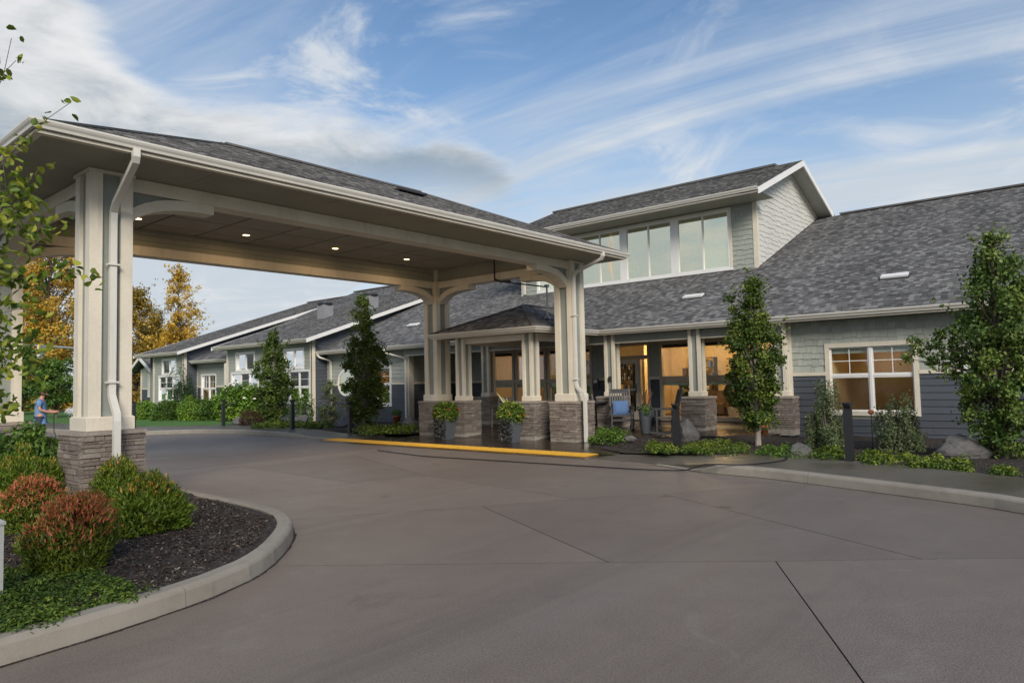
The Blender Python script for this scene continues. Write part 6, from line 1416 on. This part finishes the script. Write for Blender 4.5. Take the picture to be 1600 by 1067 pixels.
def boulder(label, base, sx, sy, sz, seed, rot=0.0, flat_=.5):
    from mathutils import noise
    bm = bmesh.new(); bmesh.ops.create_icosphere(bm, subdivisions=4, radius=1); o3 = Vector((seed*7.3, seed*3.1, seed))
    rr = random.Random(seed); planes = [(Vector((rr.uniform(-1, 1), rr.uniform(-1, 1), rr.uniform(-.2, 1))).normalized(), rr.uniform(.55, .85)) for _ in range(9)]
    for v in bm.verts:
        d = v.co.normalized(); r = 1.0
        for n_, k in planes:
            q = d.dot(n_)
            if q > 0: r = min(r, k/q)
        r *= 1+.10*noise.noise(d*2.2+o3)+.05*noise.noise(d*6+o3)+.02*noise.noise(d*16+o3); v.co = d*r
    me = bpy.data.meshes.new('boulder'); bm.to_mesh(me); bm.free(); me.materials.append(boulderm)
    o = bpy.data.objects.new('boulder', me); COL.objects.link(o); tag(o, label, 'boulder', 'landscape boulders in the beds'); o.matrix_world = Matrix.Translation((base[0], base[1], base[2]+sz*.55)) @ Matrix.Rotation(rot, 4, 'Z') @ Matrix.Diagonal((sx, sy, sz, 1)); return o
boulder('wide grey boulder near the right edge below the slate siding', GZ(1506, 716), .46, .34, .27, 3, .4)
boulder('upright flat-topped grey boulder behind the short bollard', GZ(1078, 688), .25, .22, .34, 5, .2)
boulder('low dark boulder left of the tall bollard beside the walk', GZ(1250, 714), .24, .20, .18, 8, 1.0)
boulder('small low boulder in the mulch left of the short bollard', GZ(982, 689), .20, .16, .11, 12, .3)
boulder('grey boulder just left of the canopy left pier', GZ(640, 671), .34, .30, .30, 14, .8)
boulder('pale boulder behind the bollard at the end of the yellow strip', GZ(540, 668), .45, .32, .30, 17, 2.0)
boulder('round grey boulder right of the slim bollard by the left wing', GZ(470, 664), .38, .30, .27, 21, .5)
boulder('small pale boulder below the hydrangeas', GZ(374, 663), .30, .24, .22, 25, 1.4)
# black hose across the paving
hp = [(590, 703.2, .02), (660, 712, .02), (760, 718.5, .02), (906, 727.5, .02), (1000, 733, .02), (1057, 734.7, .022), (1072, 734.2, .03), (1084, 730.5, .075), (1096, 726.5, .13), (1114, 725.2, .168), (1165, 725.7, .168), (1202, 722.3, .168), (1222, 719.3, .168), (1230, 715.5, .168), (1225, 711.6, .16)]
ho = MB().tube([tuple(p) for p in densify([tuple(at(x, y, Z=z)) for x, y, z in hp], .12)], .011, 7).build('garden_hose', rubber, None, True); tag(ho, 'black garden hose lying across the driveway edge and the right kerb', 'hose')
# white vinyl post at the left edge
wp = at(-17, 936, Z=.15); vp = thing('white_post', 'short pale square post cut off by the left edge', 'post', (wp.x, wp.y, .12))
MB().box(-.065, .065, -.065, .065, 0, .545).build('post', oldvinyl, vp, pinv=1); MB().add([(-.075, -.075, .545), (.075, -.075, .545), (.075, .075, .545), (-.075, .075, .545), (-.075, -.075, .565), (.075, -.075, .565), (.075, .075, .565), (-.075, .075, .565), (0, 0, .62)], [(0, 3, 2, 1), (0, 1, 5, 4), (1, 2, 6, 5), (2, 3, 7, 6), (3, 0, 4, 7), (4, 5, 8), (5, 6, 8), (6, 7, 8), (7, 4, 8)]).build('cap', oldvinyl, vp, pinv=1)
# garden stake and small spotlight
p = at(1364, 705, Z=.12); gs_ = thing('garden_stake', 'thin metal garden stake with a turquoise glass drop below the window', 'garden ornament', (p.x, p.y, .1)); gs_.rotation_euler = (0, 0, .3)
MB().tube([(0, 0, 0), (0, 0, .72)], .008, 6).build('rod', darksteel, gs_, pinv=1); MB().lathe([(.005, .70), (.05, .73), (.055, .77), (.03, .80)], (0, 0, 0), 10).build('flower_head', terracotta, gs_, pinv=1)
MB().tube([(0, 0, .45), (.09, 0, .50), (.16, 0, .42)], .005, 5).build('arm', darksteel, gs_, pinv=1); MB().lathe([(.004, .22), (.03, .26), (.035, .33), (.02, .40), (.004, .43)], (.16, 0, 0), 10).build('glass_drop', turq, gs_, True, pinv=1)
p = at(1222, 668, Z=.2); sp = thing('garden_spotlight', 'small black spotlight on a stake beside the wall downspout', 'spotlight', (-6.75, 16.9, .15))
MB().tube([(0, 0, 0), (.05, 0, .45)], .012, 6).build('stake', blackmetal, sp, pinv=1); MB().tube([(.0, .0, .47), (.16, -.06, .50)], [.055, .06], 10).build('head', blackmetal, sp, pinv=1); MB().lathe([(.04, 0), (.04, .004)], (0, 0, 0), 10).build('lens', turq, sp, pinv=1).matrix_basis = Matrix.Translation((.163, -.061, .501)) @ Matrix.Rotation(1.45, 4, 'Y')
# ------------------------------------------------------------------ far traffic signal
tp = at(117, 640, D=58); tpz = 0.0; TL = thing('traffic_signal', 'grey traffic signal pole with a long mast arm beyond the lawn', 'traffic light', (tp.x, tp.y, -.1))
top_ = at(117, 544, D=58); arm = at(40, 539, D=58)
MB().tube([(tp.x, tp.y, -.1), (tp.x, tp.y, top_.z+.15)], [.16, .11], 10).build('pole', steel, TL); MB().tube([tuple(top_), tuple(arm)], [.11, .07], 8).build('mast_arm', steel, TL)
hd = at(64, 549, D=57.7); MB().cbox(hd, (.30, .12, .52), math.radians(-50)).build('signal_head', flat('signal_grey', (.5, .5, .5), .5), TL)
for k in (-1, 0, 1): MB().lathe([(.11, 0), (.11, .02)], (0, 0, 0), 12).build('lamp', blackmetal, TL).matrix_basis = Matrix.Translation(hd+Vector((.14, -.11, k*.32))) @ Matrix.Rotation(math.radians(-50)+math.pi/2, 4, 'Z') @ Matrix.Rotation(math.pi/2, 4, 'Y')
yt = at(64, 540, D=57.6); MB().cbox(yt, (.28, .03, .20), math.radians(-50)).build('yellow_plate', yellowfl, TL); sg = at(118, 612, D=57.6); MB().cbox(sg, (.22, .03, .28), math.radians(-50)).build('sign_plate', whitefl, TL)
# ------------------------------------------------------------------ the man watering
def skin_mesh(name, m, parent, nodes, edges, root, sub=2):
    me = bpy.data.meshes.new(name); me.from_pydata([n[0] for n in nodes], edges, []); o = bpy.data.objects.new(name, me); COL.objects.link(o)
    md = o.modifiers.new('skin', 'SKIN'); md.use_smooth_shade = True
    if not me.skin_vertices: me.attributes  # created with the modifier below
    bm = bmesh.new(); bm.from_mesh(me); lay = bm.verts.layers.skin.verify()
    for v, n in zip(bm.verts, nodes): v[lay].radius = n[1] if isinstance(n[1], tuple) else (n[1], n[1])
    bm.verts.ensure_lookup_table(); bm.verts[root][lay].use_root = True
    bm.to_mesh(me); bm.free()
    s_ = o.modifiers.new('subsurf', 'SUBSURF'); s_.levels = sub; s_.render_levels = sub
    me.materials.append(m); o.parent = parent; return o
pm = at(64, 610, D=20.5); man = thing('person', 'person in a blue t-shirt watering with a hose, seen between the left columns', 'person', (pm.x, pm.y, -.02))
man.rotation_euler = (0, 0, math.atan2(rt.y, rt.x)+.25)          # local +X is where he faces
S = 1.66/1.78
def q(x, y, z): return (x*S, y*S, z*S)
nodes = [(q(0, 0, .94), .125), (q(0, 0, 1.12), (.135, .115)), (q(-.01, 0, 1.30), (.15, .12)), (q(.0, 0, 1.44), (.11, .09)), (q(.03, 0, 1.53), .052), (q(.06, 0, 1.60), .065), (q(.075, 0, 1.67), (.085, .078)), (q(.07, 0, 1.735), (.075, .068)),
         (q(0, .17, 1.42), .058), (q(.05, .23, 1.16), .044), (q(.30, .17, 1.10), .033), (q(.36, .15, 1.10), .028),
         (q(0, -.17, 1.42), .058), (q(.06, -.23, 1.16), .044), (q(.34, -.15, 1.08), .033), (q(.42, -.12, 1.08), .028),
         (q(0, .09, .90), .10), (q(.01, .10, .50), .062), (q(-.02, .10, .09), .04), (q(.10, .11, .035), .035),
         (q(0, -.09, .90), .10), (q(.03, -.10, .50), .062), (q(.0, -.10, .09), .04), (q(.12, -.11, .035), .035)]
edges = [(0, 1), (1, 2), (2, 3), (3, 4), (4, 5), (5, 6), (6, 7), (3, 8), (8, 9), (9, 10), (10, 11), (3, 12), (12, 13), (13, 14), (14, 15), (0, 16), (16, 17), (17, 18), (18, 19), (0, 20), (20, 21), (21, 22), (22, 23)]
def hand(ni, sgn):
    hx, hy, hz = nodes[ni][0]
    nodes.append(((hx+.05, hy, hz), .030)); pi_ = len(nodes)-1; edges.append((ni, pi_))
    for k in range(4):
        a = len(nodes); yo = (k-1.5)*.021; l = (.030, .036, .034, .027)[k]
        nodes.append(((hx+.085, hy+yo, hz+.012), .0095)); nodes.append(((hx+.085+l, hy+yo, hz-.005), .0088)); nodes.append(((hx+.08+l, hy+yo, hz-.034), .008)); edges.extend([(pi_, a), (a, a+1), (a+1, a+2)])
    a = len(nodes); nodes.append(((hx+.05, hy-sgn*.035, hz-.012), .011)); nodes.append(((hx+.085, hy-sgn*.03, hz-.034), .0095)); edges.extend([(pi_, a), (a, a+1)])
hand(11, 1); hand(15, -1)
skin_mesh('body', skin, man, nodes, edges, 0, 1)
skin_mesh('t_shirt', tshirt, man, [(q(0, 0, .76), (.155, .145)), (q(0, 0, .90), (.165, .150)), (q(0, 0, 1.12), (.162, .140)), (q(-.01, 0, 1.30), (.163, .133)), (q(.0, 0, 1.45), (.115, .095)), (q(.018, 0, 1.50), (.07, .066)), (q(0, .17, 1.425), .074), (q(.03, .215, 1.24), .068), (q(0, -.17, 1.425), .074), (q(.04, -.215, 1.24), .068)], [(0, 1), (1, 2), (2, 3), (3, 4), (4, 5), (4, 6), (6, 7), (4, 8), (8, 9)], 1, 2)
skin_mesh('trousers', jeans, man, [(q(0, 0, 1.02), (.135, .124)), (q(0, .09, .86), .112), (q(.01, .10, .48), .078), (q(-.02, .10, .10), .06), (q(0, -.09, .86), .112), (q(.03, -.10, .48), .078), (q(0, -.10, .10), .06)], [(0, 1), (1, 2), (2, 3), (0, 4), (4, 5), (5, 6)], 0, 2)
hb_ = MB(); hb_.lathe([(.088, 0), (.09, .04), (.075, .085), (.04, .112), (.005, .12)], (.06*S, 0, 1.665*S), 14); hb_.build('hair', hairm, man, True, pinv=1)
for sgn in (1, -1):
    MB().tube([(.14*S, sgn*.030, 1.672*S), (.150*S, sgn*.030, 1.672*S)], .010, 8).build('eye', blackmetal, man, pinv=1); MB().tube([(.06*S, sgn*.072, 1.65*S), (.062*S, sgn*.084, 1.67*S), (.058*S, sgn*.076, 1.69*S)], [.012, .018, .010], 6).build('ear', skin, man, True, pinv=1)
    MB().box(-.06, .17, -.05, .05, 0, .075).build('shoe', rubber, man, pinv=1).location = (0.0, sgn*.10*S, 0)
MB().tube([(.145*S, 0, 1.675*S), (.172*S, 0, 1.642*S), (.15*S, 0, 1.632*S)], [.009, .016, .010], 6).build('nose', skin, man, True, pinv=1); MB().tube([(.148*S, -.024, 1.600*S), (.154*S, 0, 1.598*S), (.148*S, .024, 1.600*S)], .006, 5).build('mouth', terracotta, man, pinv=1)
bpy.context.view_layer.update(); MW = Matrix.Translation(man.location) @ Matrix.Rotation(man.rotation_euler.z, 4, 'Z')
def mw(x, y, z): return MW @ Vector((x*S, y*S, z*S))
nz = thing('hose_nozzle', 'black spray nozzle and green hose held by the person', 'hose', tuple(mw(.55, -.1, 1.09)))
MB().tube([mw(.42, -.12, 1.02), mw(.50, -.12, 1.08), mw(.60, -.12, 1.12), mw(.72, -.12, 1.11)], [.017, .02, .018, .024], 8).build('nozzle', rubber, nz); 
MB().tube([tuple(p) for p in densify([tuple(mw(.42, -.12, 1.02)), tuple(mw(.40, -.12, .85)), tuple(mw(.42, -.14, .5)), tuple(mw(.55, -.18, .12)), tuple(mw(.72, -.2, .02)), tuple(mw(1.5, -.5, .02))], .08)], .013, 7).build('hose', greenhose, nz)
n = 5200; tt = rng.uniform(0, 1, n)**.8; v0 = 1.55; fan = rng.normal(size=n)*.13*tt+.02*rng.normal(size=n); fz = rng.normal(size=n)*(.03+.10*tt)
lx = .72+.95*tt+fz*.6; lz = 1.11+.30*tt-1.42*tt**2+fz; ly = -.12+fan; ok = lz > .02
P = np.array([tuple(mw(a, b, c)) for a, b, c in zip(lx[ok], ly[ok], lz[ok])]); wo = leaf_mesh('water_spray', P, waterm, None, .045, .014, np.zeros(len(P)), .1, 1.2, None, .1); tag(wo, 'white fan of water spraying from the hose nozzle', 'water spray', None, 'stuff')
